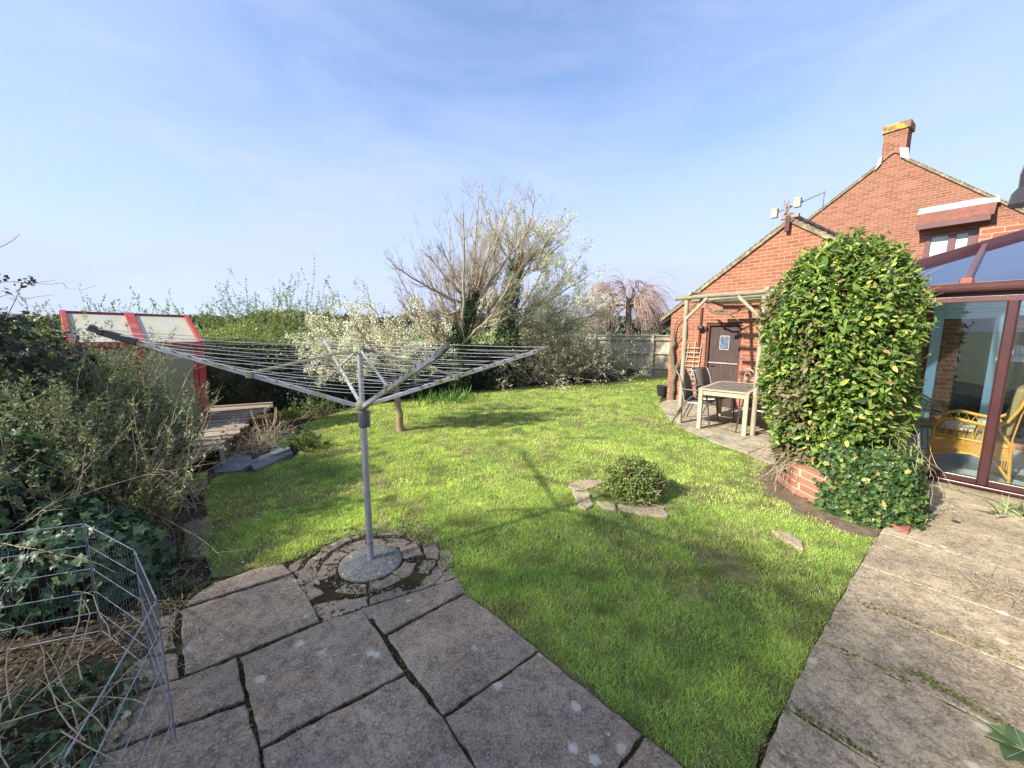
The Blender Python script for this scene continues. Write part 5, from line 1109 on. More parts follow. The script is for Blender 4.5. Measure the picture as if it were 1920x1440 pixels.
# dense low blossom thicket right of it
for i, (x, y, Y, R_, hh, lb) in enumerate([(1010, 700, 12.9, 1.0, 1.9, 'dense creamy blossom thicket below the tall blossom tree, left half'), (1075, 700, 13.9, 1.0, 2.0, 'dense creamy blossom thicket standing against the left end of the fence')]):
    c = atY(x, y, Y); r = thing('blossom_thicket', lb, 'shrub', (c[0], c[1], 0), group='blossom thickets at the far end'); rs = np.random.RandomState(80 + i); n = 240
    P0 = np.c_[c[0] + rs.randn(n) * .28, c[1] + rs.randn(n) * .28, np.zeros(n)]; D = np.c_[rs.randn(n) * .9, rs.randn(n) * .9, np.ones(n) * 1.0]
    p = stems(rs, P0, D, rs.uniform(.8, 1.35, n) * hh, 9, .13, -.02); p[:, :, 2] = np.maximum(p[:, :, 2], .03); rr = .011 * np.linspace(1, .3, 9)[None] * np.ones((n, 1)); k, kr = kids(rs, p, rr, 7, .2, 1, .8, (.2, .4), .15, .0, 5)
    vtubes('stems', [p, k], [rr, kr], M['twig'], r, 4)
    a, _ = along(rs, k, 9500, 0, 1); a = np.repeat(a, 2, axis=0) + rs.randn(19000, 3) * .035; a[:, 2] = np.abs(a[:, 2]); kk = len(a); L_ = rs.uniform(.026, .05, kk)
    leaves('blossom', a, unit(rs.randn(kk, 3)), unit(rs.randn(kk, 3)), L_, L_ * .8, pal(rs, kk, [(.74, .68, .52), (.84, .80, .68), (.55, .48, .30), (.22, .25, .10)], [.36, .3, .18, .16], .16), M['petal'], r)
# weeping red-twigged tree behind the fence
Y3 = 19.0
b3 = np.array([atY(1180, 640, Y3)[0], Y3, 0]); hub3 = q_(1180, 560, Y3)
limbs = [(hub3 + [0, 0, -.3], q_(x, y, Y3 + dy), .06) for x, y, dy in [(1120, 560, -.6), (1140, 535, .3), (1165, 528, -.3), (1190, 524, .5), (1212, 535, -.5), (1225, 555, .4), (1150, 570, .9), (1200, 560, -.9), (1130, 590, .2), (1218, 580, -.2)]]
t3, PP, rs = tree('weeping_tree', 'reddish-brown weeping tree drooping behind the board fence', tuple(b3), [b3, hub3 + [0, 0, -.3], hub3], .16, limbs, 91, k2=7, k3=2, up=.0, wob=.12, ang=.8, twm='twig_red', lf2=(.3, .5))
a, _ = along(rs, PP[1], 640, .2, 1); a2, _ = along(rs, PP[0], 420, .3, 1); a = np.concatenate([a, a2]); n = len(a); hubd = a - (hub3); hubd[:, 2] = 0
p = stems(rs, a, unit(unit(hubd) * .9 + rs.randn(n, 3) * .3 + [0, 0, .2]), np.clip((a[:, 2] - 1.1), .5, 2.6) * rs.uniform(.55, 1.0, n), 9, .07, -.30); vtubes('hanging_twigs', [p], [.0085 * np.linspace(1, .5, 9)[None] * np.ones((n, 1))], M['twig_red'], t3, 3)
# bare bush at the fence
c = at(1140, 702); sprig_shrub('bare_bush', 'leafless brown bush in front of the board fence', (c[0], c[1], 0), .5, 60, 1.15, YG, 95, 0, spread=.75, rst=.011, wmat='twig_grey')
c = at(1192, 704); r = sprig_shrub('low_plant', 'small dark green plant at the foot of the fence', (c[0], c[1], 0), .5, 26, .35, GL, 96, 900, (.05, .08), spread=.8, cat='plant')
sb = MB(); P = px_poly([(1090, 706), (1130, 700), (1180, 702), (1185, 714), (1140, 719), (1095, 716)]); sb.prism(P, -.01, .02); tag(sb.build('dug_soil', M['soil']), kind='structure')
# ------------------------------------------------------------------ clipped leafy column on the brick planter
rs = np.random.RandomState(31)
CC = np.array([3.47, 4.12]); ru, rn = .60, .66
pn = thing('brick_planter', 'low red brick planter under the tall leafy column', 'planter', (3.35, 3.95, 0), AL)
mb = MB(); Pp = [(3.14, 4.26), (3.08, 3.95), (3.11, 3.62), (3.20, 3.42), (3.5, 3.38), (3.95, 3.62), (4.05, 4.1), (3.6, 4.5)]
for a, b in zip(Pp, Pp[1:] + Pp[:1]):
    a, b = np.array(a), np.array(b); e = (b - a) / np.linalg.norm(b - a); mb.bar((*(a - e * .01), .16), (*(b + e * .01), .16), .105, .34)
o = mb.build('brick_wall', M['brick_low'], pn, world=True, bevel=.006)
mb = MB(); mb.prism(Pp, 0, .26); mb.build('soil', M['soil'], pn, world=True)
cm = thing('leafy_column', 'tall clipped evergreen column of glossy green and yellow leaves', 'hedge', (*CC, 0), AL)
def colpt(n, shell0, shell1, zlo=.16):
    a = rs.rand(n) * 2 * PI; z = zlo + (2.66 - zlo) * rs.rand(n); dome = np.clip((z - 1.85) / .80, 0, 1); pr = np.sqrt(np.clip(1 - dome ** 2.2, 0, 1))
    ca, sa = np.cos(a), np.sin(a); e = 2 / 2.3; x = np.sign(ca) * np.abs(ca) ** e * ru; y = np.sign(sa) * np.abs(sa) ** e * rn
    lump = 1 + .06 * np.sin(a * 3 + z * 2.2) + .05 * np.sin(a * 7 - z * 5); low = 1 - .16 * np.clip((.8 - z) / .6, 0, 1)
    k = pr * lump * low * (1 - .13 * np.clip((1.9 - z) / 1.5, 0, 1)) * (shell0 + (shell1 - shell0) * rs.rand(n)); P = np.c_[x * k, y * k + .12 * np.clip((1.8 - z) / 1.5, 0, 1), z]; O = unit(np.c_[x / ru, y / rn, dome * 1.5]); return P, O
R2 = np.array([[math.cos(AL), math.sin(AL), 0], [-math.sin(AL), math.cos(AL), 0], [0, 0, 1]])
n = 23000; P, O = colpt(n, .80, 1.06); kq = vnoise(np.c_[np.arctan2(P[:, 1], P[:, 0]) * 3.2 + 20, P[:, 2] * 4.5], 1, 14) + .35 * rs.rand(n) > .30; P, O = P[kq], O[kq]; 
topn = 3800; a = rs.rand(topn) * 2 * PI; q = np.sqrt(rs.rand(topn)) * .72; Pt = np.c_[np.cos(a) * q * ru, np.sin(a) * q * rn, 2.64 - .42 * q ** 2.4 + .05 * rs.randn(topn)]; Ot = unit(np.c_[np.cos(a) * q, np.sin(a) * q, np.ones(topn)])
P = np.concatenate([P, Pt]) @ R2 + [*CC, 0]; P[:, 2] *= .972; O = np.concatenate([O, Ot]) @ R2; n = len(P)
Nn = unit(O * .8 + .55 * rs.randn(n, 3) + [0, 0, .35]); D = unit(np.cross(Nn, rs.randn(n, 3)) + O * .5 + [0, 0, -.15]); L = rs.uniform(.038, .092, n)
cols = pal(rs, n, [(.08, .15, .03), (.13, .22, .04), (.21, .30, .055), (.33, .39, .085), (.46, .46, .11), (.045, .08, .025), (.32, .2, .09)], [.22, .26, .23, .13, .05, .09, .02])
L *= np.where(rs.rand(n) < .15, 1.25, 1.0)
lf = (O @ np.array([-.9, .1, 0]) > .72) & (vnoise(P[:, 1:] + 5, 3, 4) > .45); cols[lf] = pal(rs, lf.sum(), [(.22, .20, .09), (.13, .14, .05), (.26, .2, .12), (.10, .14, .03)])
leaves('foliage', P, D, Nn, L, L * .46, cols, M['leaf_gloss'], cm, 'oval')
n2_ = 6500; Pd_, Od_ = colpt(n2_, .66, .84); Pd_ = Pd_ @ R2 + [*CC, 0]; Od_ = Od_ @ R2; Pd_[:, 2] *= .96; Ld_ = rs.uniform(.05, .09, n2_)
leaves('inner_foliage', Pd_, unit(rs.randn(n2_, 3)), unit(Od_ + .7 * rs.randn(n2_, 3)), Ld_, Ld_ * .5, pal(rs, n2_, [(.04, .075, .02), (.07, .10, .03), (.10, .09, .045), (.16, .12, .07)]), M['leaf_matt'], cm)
mb = MB(); an = np.linspace(0, 2 * PI, 21)[:-1]
for zz, kk in ((.25, .5), (.6, .58), (1.2, .62), (1.8, .62), (2.2, .48), (2.40, .2)): mb.v.append(np.c_[np.cos(an) * ru * kk * (1 + .08 * np.sin(an * 3 + zz * 4)), np.sin(an) * rn * kk * (1 + .08 * np.sin(an * 5 + zz)), np.full(20, zz)]); mb.n += 20
mb.f = [(i * 20 + j, i * 20 + (j + 1) % 20, (i + 1) * 20 + (j + 1) % 20, (i + 1) * 20 + j) for i in range(5) for j in range(20)] + [tuple(100 + j for j in range(20))]
mb.build('filler_core', M['core'], cm)  # solid dark core added so the column does not show through
n = 420; Pq, Oq = colpt(n, .78, .95); Pq = Pq @ R2 + [*CC, 0]; Oq = Oq @ R2; p = stems(rs, Pq, Oq + .8 * rs.randn(n, 3), rs.uniform(.10, .30, n), 6, .2, .05); vtubes('stems', [p], [.003 * np.linspace(1, .4, 6)[None] * np.ones((n, 1))], M['dead'], cm, 4)
n = 130; Pq, Oq = colpt(n, .98, 1.02, 1.0); Pq = Pq @ R2 + [*CC, 0]; Oq = Oq @ R2; p = stems(rs, Pq, Oq * .6 + .45 * rs.randn(n, 3) + [0, 0, .5], rs.uniform(.07, .17, n), 6, .12, .05); vtubes('shoots', [p], [.0022 * np.linspace(1, .5, 6)[None] * np.ones((n, 1))], M['twig'], cm, 4)
a, ta = along(rs, p, 900, .2, 1); k_ = len(a); leaves('shoot_leaves', a, unit(ta + .9 * rs.randn(k_, 3)), unit(rs.randn(k_, 3) + [0, 0, .5]), rs.uniform(.03, .06, k_), .024, pal(rs, k_, [(.14, .24, .05), (.24, .32, .07), (.09, .16, .035)]), M['leaf_gloss'], cm, 'oval')
# ivy apron at its foot
iv = thing('ivy', 'trailing dark green ivy spilling down the front of the brick planter', 'ivy', (3.35, 3.38, 0))
n = 7500; t = rs.rand(n); zt = rs.rand(n) ** 1.25; tk = [0, .28, .62, 1]; base = np.c_[np.interp(t, tk, [3.05, 3.17, 3.52, 3.92]), np.interp(t, tk, [3.60, 3.31, 3.24, 3.50])]; bulge = np.sin(t * PI) * .05 + .0
cen_ = np.array([3.5, 3.95]) - base; base = base + cen_ * (zt[:, None] ** 1.5) * .16
P = np.c_[base[:, 0] + .03 * rs.randn(n), base[:, 1] - bulge + .03 * rs.randn(n), -.0 + .66 * zt ** 1.12]; P[:, 2] = np.maximum(P[:, 2], .02)
O = np.c_[np.full(n, -.35) + t * .5, -np.ones(n), .35 * np.ones(n)]; Nn = unit(O + .6 * rs.randn(n, 3)); D = unit(np.cross(Nn, rs.randn(n, 3)) + [0, 0, -.6]); L = rs.uniform(.03, .06, n)
leaves('foliage', P, D, Nn, L, L * .9, pal(rs, n, [(.06, .12, .035), (.04, .08, .028), (.13, .20, .05), (.32, .32, .10)], [.36, .30, .26, .08]), M['leaf_gloss'], iv, 'ivy')
n = 26; P0 = np.c_[rs.uniform(3.3, 3.8, n), rs.uniform(3.2, 3.5, n), rs.uniform(.4, .9, n)]; p = stems(rs, P0, np.c_[rs.randn(n) * .4, -np.ones(n) * .3, -np.ones(n) * .5], rs.uniform(.15, .38, n), 8, .25, -.12); p[:, :, 2] = np.maximum(p[:, :, 2], .02); vtubes('stems', [p], [.002 * np.ones((n, 8))], M['dead'], iv, 4)
n = 46; P0 = np.c_[rs.uniform(3.02, 3.2, n), rs.uniform(3.9, 4.4, n), rs.uniform(.3, .45, n)]; p = stems(rs, P0, np.c_[-np.ones(n), rs.randn(n) * .6, rs.rand(n)], rs.uniform(.35, .6, n), 8, .22, -.3); p[:, :, 2] = np.maximum(p[:, :, 2], .02)
vtubes('dry_stems', [p], [.0022 * np.ones((n, 8))], M['dead'], iv, 4)
# small round bush
bs = thing('round_bush', 'small round glossy bush in the middle of the lawn', 'bush', (1.30, 3.86, 0)); rs = np.random.RandomState(33)
n = 5200; d = unit(rs.randn(n, 3)); d[:, 2] = np.abs(d[:, 2]) * 1.0 - .12; d = unit(d); r_ = (.72 + .30 * rs.rand(n)) * (1 + .16 * np.sin(d[:, 0] * 6 + 1) * np.sin(d[:, 1] * 7) + .08 * np.sin(d[:, 2] * 11 + d[:, 0] * 5))
P = np.array([1.30, 3.86, .10]) + d * r_[:, None] * [.30, .28, .32]; P[:, 2] = np.maximum(P[:, 2], .01)
Nn = unit(d + .6 * rs.randn(n, 3) + [0, 0, .3]); D = unit(np.cross(Nn, rs.randn(n, 3)) + d * .5); L = rs.uniform(.018, .036, n); cols = pal(rs, n, [(.08, .13, .03), (.12, .19, .04), (.20, .28, .06), (.32, .34, .09), (.32, .2, .1)], [.3, .3, .22, .12, .06])
leaves('foliage', P, D, Nn, L, L * .55, cols, M['leaf_gloss'], bs, 'oval')
mb = MB(); mb.lathe([(.08, 0), (.14, .08), (.16, .16), (.12, .25), (.04, .30)], n=14); mb.build('filler_core', M['core'], bs)  # solid dark filler added inside the bush, not real branches
n = 60; p = stems(rs, np.array([1.30, 3.86, .12]) + rs.randn(n, 3) * [.15, .15, .05], rs.randn(n, 3) + [0, 0, .3], rs.uniform(.15, .28, n), 5, .15); p[:, :, 2] = np.maximum(p[:, :, 2], .01); vtubes('stems', [p], [.0025 * np.ones((n, 5))], M['twig_red'], bs, 4)
# grassy clump and weeds
def tuft(name, label, c, n, L, col, rsd, w=.012, spread=.16, cat='plant', lean=.6):
    rs = np.random.RandomState(rsd); r = thing(name, label, cat, (c[0], c[1], 0)); P0 = np.c_[c[0] + rs.randn(n) * spread * .5, c[1] + rs.randn(n) * spread * .5, np.zeros(n)]
    D = unit(np.c_[rs.randn(n, 2) * lean, np.ones(n)]); Ls = rs.uniform(.6, 1.1, n) * L; p = stems(rs, P0, D, Ls, 5, .06, -.13 * lean); S = unit(np.cross(D, rs.randn(n, 3))); ww = w * np.array([.6, 1, .9, .6, .05])
    V = np.stack([p - S[:, None] * ww[None, :, None] / 2, p + S[:, None] * ww[None, :, None] / 2], 2).reshape(n, 10, 3); i = np.arange(n)[:, None] * 10; Fs = np.concatenate([i + [2 * k, 2 * k + 1, 2 * k + 3, 2 * k + 2] for k in range(4)]); link_mesh('foliage', V.reshape(-1, 3), Fs, M['leaf'], r, world=True, cols=np.repeat(pal(rs, n, col), 10, axis=0)); return r
for i, (x, y, n_, L_) in enumerate([(840, 750, 260, .34)]): tuft('strap_leaf_clump', 'fresh green strap-leaved clump at the far edge of the lawn', at(x, y), n_, L_, [(.08, .17, .03), (.12, .22, .04)], 101, .022, .75)
tuft('strap_leaf_plant', 'spray of narrow pale-edged leaves on the path at the right edge', at(1908, 972), 46, .32, [(.12, .2, .08), (.3, .34, .16), (.07, .13, .04)], 102, .014, .12, lean=1.0)
tuft('grass_tuft', 'upright green grass tuft growing beside the grey stones at the left border', at(332, 1050), 70, .20, [(.07, .14, .03), (.1, .18, .04)], 103, .007, .14)
tuft('weed', 'small green weed in the left border between tuft and patio corner', at(340, 1110), 40, .12, [(.07, .12, .03)], 104, .01, .14, lean=1.0)
# border plants by the hedge foot
for i, (x, y, sz, cl, lb) in enumerate([(600, 775, .45, GL + YG[:2], 'low leafy weeds at the foot of the hedge right of the dead stalks'), (545, 790, .30, [(.32, .34, .05), (.2, .25, .04)], 'yellow-green mossy plant behind the dead stalks'), (930, 726, .6, [(.05, .11, .03), (.08, .15, .04)], 'low green plants at the hedge foot near the far bend of the lawn'), (560, 845, .34, [(.09, .15, .04), (.13, .2, .05)], 'creeping green weeds right of the tilted slate'), (985, 712, .6, [(.05, .11, .03), (.12, .12, .09)], 'low plants under the blossom thicket')]):
    c = at(x, y); sprig_shrub('low_plant', lb, (c[0], c[1], 0), sz * 1.4, 50, sz * .8, cl, 110 + i, 1500, (.03, .055), spread=.9, cat='plant', grp='low plants in the far border', rst=.003)
# dead stalks
c = at(503, 838); rs = np.random.RandomState(121); r = thing('dead_stalks', 'cluster of pale dead plant stalks standing by the slates', 'dead plant', (c[0], c[1], 0)); n = 11
P0 = np.c_[c[0] + rs.randn(n) * .05, c[1] + rs.randn(n) * .05, np.zeros(n)]; p = stems(rs, P0, np.c_[rs.randn(n) * .22 + .08, rs.randn(n) * .2, np.ones(n)], rs.uniform(.35, .68, n), 9, .10, .06); k, kr = kids(rs, p, .009 * np.ones((n, 9)), 2, .5, 1, .5, (.2, .3), .1, .05, 5)
vtubes('stalk', [p, k], [.009 * np.linspace(1, .6, 9)[None] * np.ones((n, 1)), kr * .8], M['dead'], r, 6)
# straw litter beside the deck and in the border
def litter(name, label, pts, n, L, rsd, mat='dead', z=.03, up=.25, rad=.0022, cat='dry stems', spr=.25):
    rs = np.random.RandomState(rsd); pts = np.array(pts); i = rs.randint(0, len(pts), n); P0 = np.c_[pts[i][:, :2] + rs.randn(n, 2) * spr, np.abs(rs.randn(n)) * z]; D = np.c_[rs.randn(n, 2), np.abs(rs.randn(n)) * up]
    p = stems(rs, P0, D, rs.uniform(.4, 1.2, n) * L, 7, .15, -.06); p[:, :, 2] = np.maximum(p[:, :, 2], .008); r = thing(name, label, cat, (*P0[:, :2].mean(0), 0)); o = vtubes('stem', [p], [rad * np.linspace(1, .5, 7)[None] * np.ones((n, 1))], M[mat], r, 4); o['kind'] = 'stuff'; r['kind'] = 'stuff'; return r
litter('straw', 'tangle of dry straw-coloured stems spilling beside the deck', [at(450, 860), at(480, 845), at(500, 840), at(460, 830), at(530, 825)], 520, .34, 131, z=.10, up=.8, spr=.16)
litter('dry_litter', 'dry stems and leaf litter over the soil border left of the lawn', [at(350, 930), at(370, 900), at(330, 980), at(300, 1020), at(310, 1100), at(290, 1180), at(350, 890), at(400, 895)], 900, .16, 132, z=.02, up=.25, spr=.16, rad=.0016)
litter('path_straw', 'bundle of thin pale dry stems lying on the path at the right edge', [at(1890, 1125, .03), at(1925, 1150, .03), at(1850, 1105, .03)], 60, .45, 133, z=.03, up=.2, spr=.09, rad=.0018)
# crumbs of moss and dirt in patio joints / border (tiny clods)
def clods(name, label, P, rsd, cols, s=(.004, .012), z=.03):
    rs = np.random.RandomState(rsd); n = len(P); Q = np.c_[P, z + rs.rand(n) * .006]; o = leaves(name, Q, rs.randn(n, 3) * [1, 1, .5], unit(rs.randn(n, 3) * .4 + [0, 0, 1]), rs.uniform(*s, n), rs.uniform(*s, n), pal(rs, n, cols), M['leaf_matt']); return tag(o, label, 'moss', kind='stuff')
rs = np.random.RandomState(140); Q = []
for a, b, n in [((680, 1150), (885, 1440), 700), ((832, 1350), (1010, 1228), 300), ((490, 1412), (758, 1270), 420), ((342, 1276), (603, 1172), 420), ((448, 1245), (490, 1440), 800), ((553, 1080), (603, 1170), 400), ((340, 1150), (550, 1084), 420), ((720, 1198), (872, 1120), 260), ((605, 1172), (680, 1147), 160), ((340, 1230), (345, 1278), 260), ((225, 1318), (445, 1243), 420), ((270, 1385), (460, 1325), 420), ((1166, 1440), (1208, 1388), 200), ((330, 1130), (480, 1070), 500), ((540, 1058), (700, 1003), 700), ((700, 1003), (870, 1115), 900), ((330, 1150), (300, 1300), 500)]:
    t = rs.rand(n); A, Bp = at(*a)[:2], at(*b)[:2]; Q.append(A + (Bp - A) * t[:, None] + rs.randn(n, 2) * (.006 + .012 * (vnoise(np.c_[t * 9, t * 0 + n], 1, 3) > .5))[:, None])
clods('joint_moss', 'moss and crumbs filling the gaps between the flagstones', np.concatenate(Q), 141, [(.06, .07, .02), (.12, .12, .04), (.03, .028, .018), (.09, .07, .045)], (.006, .018), .012)
t = rs.rand(9000, 2); Pb = np.c_[-3.9 + 2.6 * t[:, 0], 1.2 + 3.3 * t[:, 1]]; brd = px_poly([(260, 1000), (345, 925), (400, 890), (378, 960), (385, 1040), (400, 1088), (335, 1140), (330, 1230), (280, 1250), (280, 1420), (120, 1520), (-300, 1300), (-100, 1000)]); Pb = Pb[pip(Pb, brd)]
Qp = []
for a_, b_, n in [((1700, 1262), (1920, 1393), 500), ((1604, 1135), (1920, 1252), 260), ((1545, 1212), (1700, 1284), 120), ((1715, 903), (1915, 958), 700), ((1470, 1333), (1655, 1442), 160)]:
    t = rs.rand(n); A, Bp = at(*a_)[:2], at(*b_)[:2]; Qp.append(A + (Bp - A) * t[:, None] + rs.randn(n, 2) * (.006 + .014 * (vnoise(np.c_[t * 7, t * 0 + n], 1, 3) > .55))[:, None])
clods('path_moss', 'moss and small weeds in the joints of the right-hand path', np.concatenate(Qp), 144, [(.14, .19, .05), (.22, .24, .08), (.10, .08, .04), (.30, .24, .14)], (.006, .020), .026)
clods('border_moss', 'moss, dead leaves and crumbs over the soil of the left border', Pb, 142, [(.10, .11, .03), (.16, .13, .08), (.05, .045, .025), (.22, .18, .12)], (.012, .035), .008)
n = 2600; a_ = rs.rand(n) * 2 * PI; q_r = .25 + .40 * rs.rand(n); keep = vnoise(np.c_[np.cos(a_) * q_r * 9, np.sin(a_) * q_r * 9] + 20, 1, 4) > .42; Qs = np.c_[CB[0] + np.cos(a_) * q_r, CB[1] + np.sin(a_) * q_r][keep]
clods('sett_crumbs', 'mortar crumbs, dead grass and moss between the broken setts', Qs, 143, [(.20, .16, .11), (.10, .09, .045), (.05, .045, .03), (.30, .25, .18)], (.008, .028), .014)
# daisies
n = 260; Pd = LAWN.min(0) + rs.rand(4000, 2) * (LAWN.max(0) - LAWN.min(0)); Pd = Pd[pip(Pd, LAWN)]; Pd = Pd[vnoise(Pd, 1.3, 12) > .6][:n]; n = len(Pd)
o = leaves('daisies', np.c_[Pd, np.full(n, .036)], rs.randn(n, 3) * [1, 1, .1], unit(rs.randn(n, 3) * .2 + [0, 0, 1]), .016, .016, pal(rs, n, [(.8, .8, .76)], None, .1), M['petal']); tag(o, 'scattered white daisies in the lawn', 'daisies', kind='stuff')
# big leaf at the lower right corner
c = at(1895, 1420, .03); cr_ = thing('broad_leaf_plant', 'broad veined green leaves at the lower right corner of the path', 'plant', (c[0], c[1], .028)); rs = np.random.RandomState(150)
P = np.array([[c[0] + .05, c[1], .06]] * 5); ang_ = np.array([2.6, 3.4, 1.8, 4.4, .9]); D = np.c_[np.cos(ang_), np.sin(ang_), .1 * np.ones(5)]; leaves('foliage', P, D, unit(np.c_[.2 * rs.randn(5, 2), np.ones(5)]), np.array([.11, .13, .12, .12, .12]), .085, pal(rs, 5, [(.10, .17, .07)]), M['leaf'], cr_, 'oval')
p = np.stack([np.linspace(P[i], P[i] + unit(D)[i] * .11 + [0, 0, -.006], 6) for i in range(5)]); p[:, :, 2] += .004; vtubes('leaf_vein', [p], [.0012 * np.ones((5, 6))], M['cream'], cr_, 4)
# ------------------------------------------------------------------ left border: shrub, ivy, twigs
RM = [(.13, .165, .085), (.20, .24, .13), (.07, .095, .05), (.32, .35, .22)]
def rosemary(label, c, rx, ry, h, nst, nl, seed, grp):
    rs = np.random.RandomState(seed); r = thing('rosemary_bush', label, 'bush', (c[0], c[1], 0), group=grp)
    P0 = np.c_[c[0] + rs.randn(nst) * rx * .28, c[1] + rs.randn(nst) * ry * .28, np.full(nst, .05)]; D = np.c_[rs.randn(nst) * rx * .8, rs.randn(nst) * ry * .8, np.ones(nst) * h * .8]
    p = stems(rs, P0, D, rs.uniform(.65, 1.08, nst) * h, 9, .10, .09); rr = .008 * np.linspace(1, .3, 9)[None] * np.ones((nst, 1)); k, kr = kids(rs, p, rr, 12, .15, 1, .7, (.18, .34), .12, .16, 6)
    vtubes('stems', [p, k], [rr, kr * .5], M['dead'], r, 4); a, ta = along(rs, k, int(nl * 1.7), .1, 1); n = len(a); q = unit(np.cross(ta, rs.randn(n, 3))); D = unit(ta * .7 + q); L = rs.uniform(.022, .04, n)
    cols = pal(rs, n, RM); leaves('foliage', a, D, unit(np.cross(D, q) + .5 * rs.randn(n, 3)), L, .0095, cols, M['leaf_matt'], r); return r, k, rs
gr_ = 'rosemary bushes in the left border'
for i, (c, rx, ry, h, ns, nl, lb) in enumerate([((-3.98, 3.85), .46, .5, 1.02, 110, 26000, 'grey-green rosemary bush nearest the deck, in front of the red post'), ((-4.55, 3.75), .72, .6, 1.60, 150, 36000, 'tall grey-green rosemary bush below the tip of the longest washing-line arm'), ((-3.9, 3.0), .75, .6, 1.30, 120, 24000, 'rosemary bush full of bare tan stems at the left edge')]):
    r_, k_, rs_ = rosemary(lb, c, rx, ry, h, ns, nl, 160 + i, gr_)
    if i == 1:
        a, _ = along(rs_, k_, 90, .5, 1); a = np.repeat(a, 4, axis=0) + rs_.randn(360, 3) * .012; leaves('flowers', a, unit(rs_.randn(360, 3)), unit(rs_.randn(360, 3)), .018, .014, pal(rs_, 360, [(.62, .62, .78), (.75, .75, .82)]), M['petal'], r_)['kind'] = 'stuff'
# arching tan stems
rs = np.random.RandomState(171); r = thing('dry_brush', 'mass of arching bare tan stems leaning through the left border', 'dead stems', (-3.4, 2.7, 0)); n = 120
P0 = np.c_[rs.uniform(-3.9, -2.9, n), rs.uniform(2.1, 3.3, n), rs.uniform(.0, .5, n)]; p = stems(rs, P0, np.c_[rs.randn(n) * .7 + .1, rs.randn(n) * .5 + .2, rs.uniform(.2, 1.5, n)], rs.uniform(.5, 1.2, n), 10, .10, -.05); k, kr = kids(rs, p, .0036 * np.linspace(1, .4, 10)[None] * np.ones((n, 1)), 3, .3, 1, .6, (.2, .4), .16, 0, 6)
vtubes('stem', [p, k], [.0038 * np.linspace(1, .35, 10)[None] * np.ones((n, 1)), kr], M['dead'], r, 5)
# ivy mounds
def ivymound(label, c, rad, n, seed, size=(.05, .10), cols=[(.085, .15, .075), (.06, .11, .058), (.14, .215, .10), (.04, .07, .04)], grp='ivy mounds in the left border', cr=.74):
    rs = np.random.RandomState(seed); r = thing('ivy_mound', label, 'ivy', (c[0], c[1], 0), group=grp); P, d = cloud(rs, n, c, rad, .22); lump = 1 + .12 * np.sin(P[:, 0] * 9) * np.sin(P[:, 1] * 8 + P[:, 2] * 7); P = np.array(c) + (P - c) * lump[:, None]; P = P[P[:, 2] > .01]; d = unit(P - c); n = len(P)
    Nn = unit(d + .5 * rs.randn(n, 3) + [0, -.2, .4]); D = unit(np.cross(Nn, rs.randn(n, 3)) + [0, 0, -.35]); L = rs.uniform(*size, n); leaves('foliage', P, D, Nn, L, L * .95, pal(rs, n, cols), M['leaf_gloss'], r, 'ivy')
    if rad[2] < .3: return r
    mb = MB(); nn_ = 16; pr = [(math.cos(t) * cr, math.sin(t) * cr) for t in np.linspace(-.2, 1.45, 8)]; mb.lathe(pr, n=nn_); V_ = mb.v[0]; V_ *= np.array(rad); V_ += np.array([0, 0, c[2]]); V_[:, 2] = np.maximum(V_[:, 2], -.02); mb.build('dark_filler', M['core'], r); return r  # solid dark dome added under the leaves to close gaps
ivymound('large-leaved ivy mound behind the corner of the wire pen', (-2.92, 2.38, .18), (.52, .44, .44), 2300, 181, (.045, .085))
ivymound('ivy patch inside the wire pen at the lower left', (-2.05, 1.25, .02), (.42, .50, .16), 900, 182, (.03, .06))
ivymound('dark ivy mass at the far left edge of the garden', (-3.75, 2.35, .5), (.65, .6, .72), 3000, 183, (.035, .07))
ivymound('small ivy patch at the bottom left beside the pen wires', (-1.75, .72, .02), (.36, .40, .10), 600, 184, (.03, .055))
ivymound('dark leafy bush crown at the upper left edge', (-4.45, 3.15, 1.35), (.72, .6, .60), 3600, 185, (.03, .065), [(.035, .055, .03), (.02, .035, .02), (.07, .09, .045), (.09, .07, .05)], cr=.7)
sprig_shrub('twiggy_shrub', 'dense twiggy grey-green shrub growing over the ivy at the left edge', (-3.55, 2.75, .3), .9, 120, 1.05, RM, 186, 11000, (.02, .04), spread=.75, rst=.005, wmat='dead', mat='leaf_matt')
sprig_shrub('twiggy_shrub', 'low twiggy brownish shrub just beyond the wire pen corner', (-3.0, 2.75, .05), .42, 70, .72, [(.15, .18, .08), (.22, .22, .11), (.10, .12, .05)], 188, 7000, (.02, .04), spread=.6, rst=.005, wmat='dead', mat='leaf_matt')
sprig_shrub('twiggy_shrub', 'low twiggy shrub between the wire pen and the deck step', (-3.35, 3.2, .1), .6, 80, .62, RM, 187, 7000, (.018, .036), spread=.8, rst=.004, wmat='dead', mat='leaf_matt')
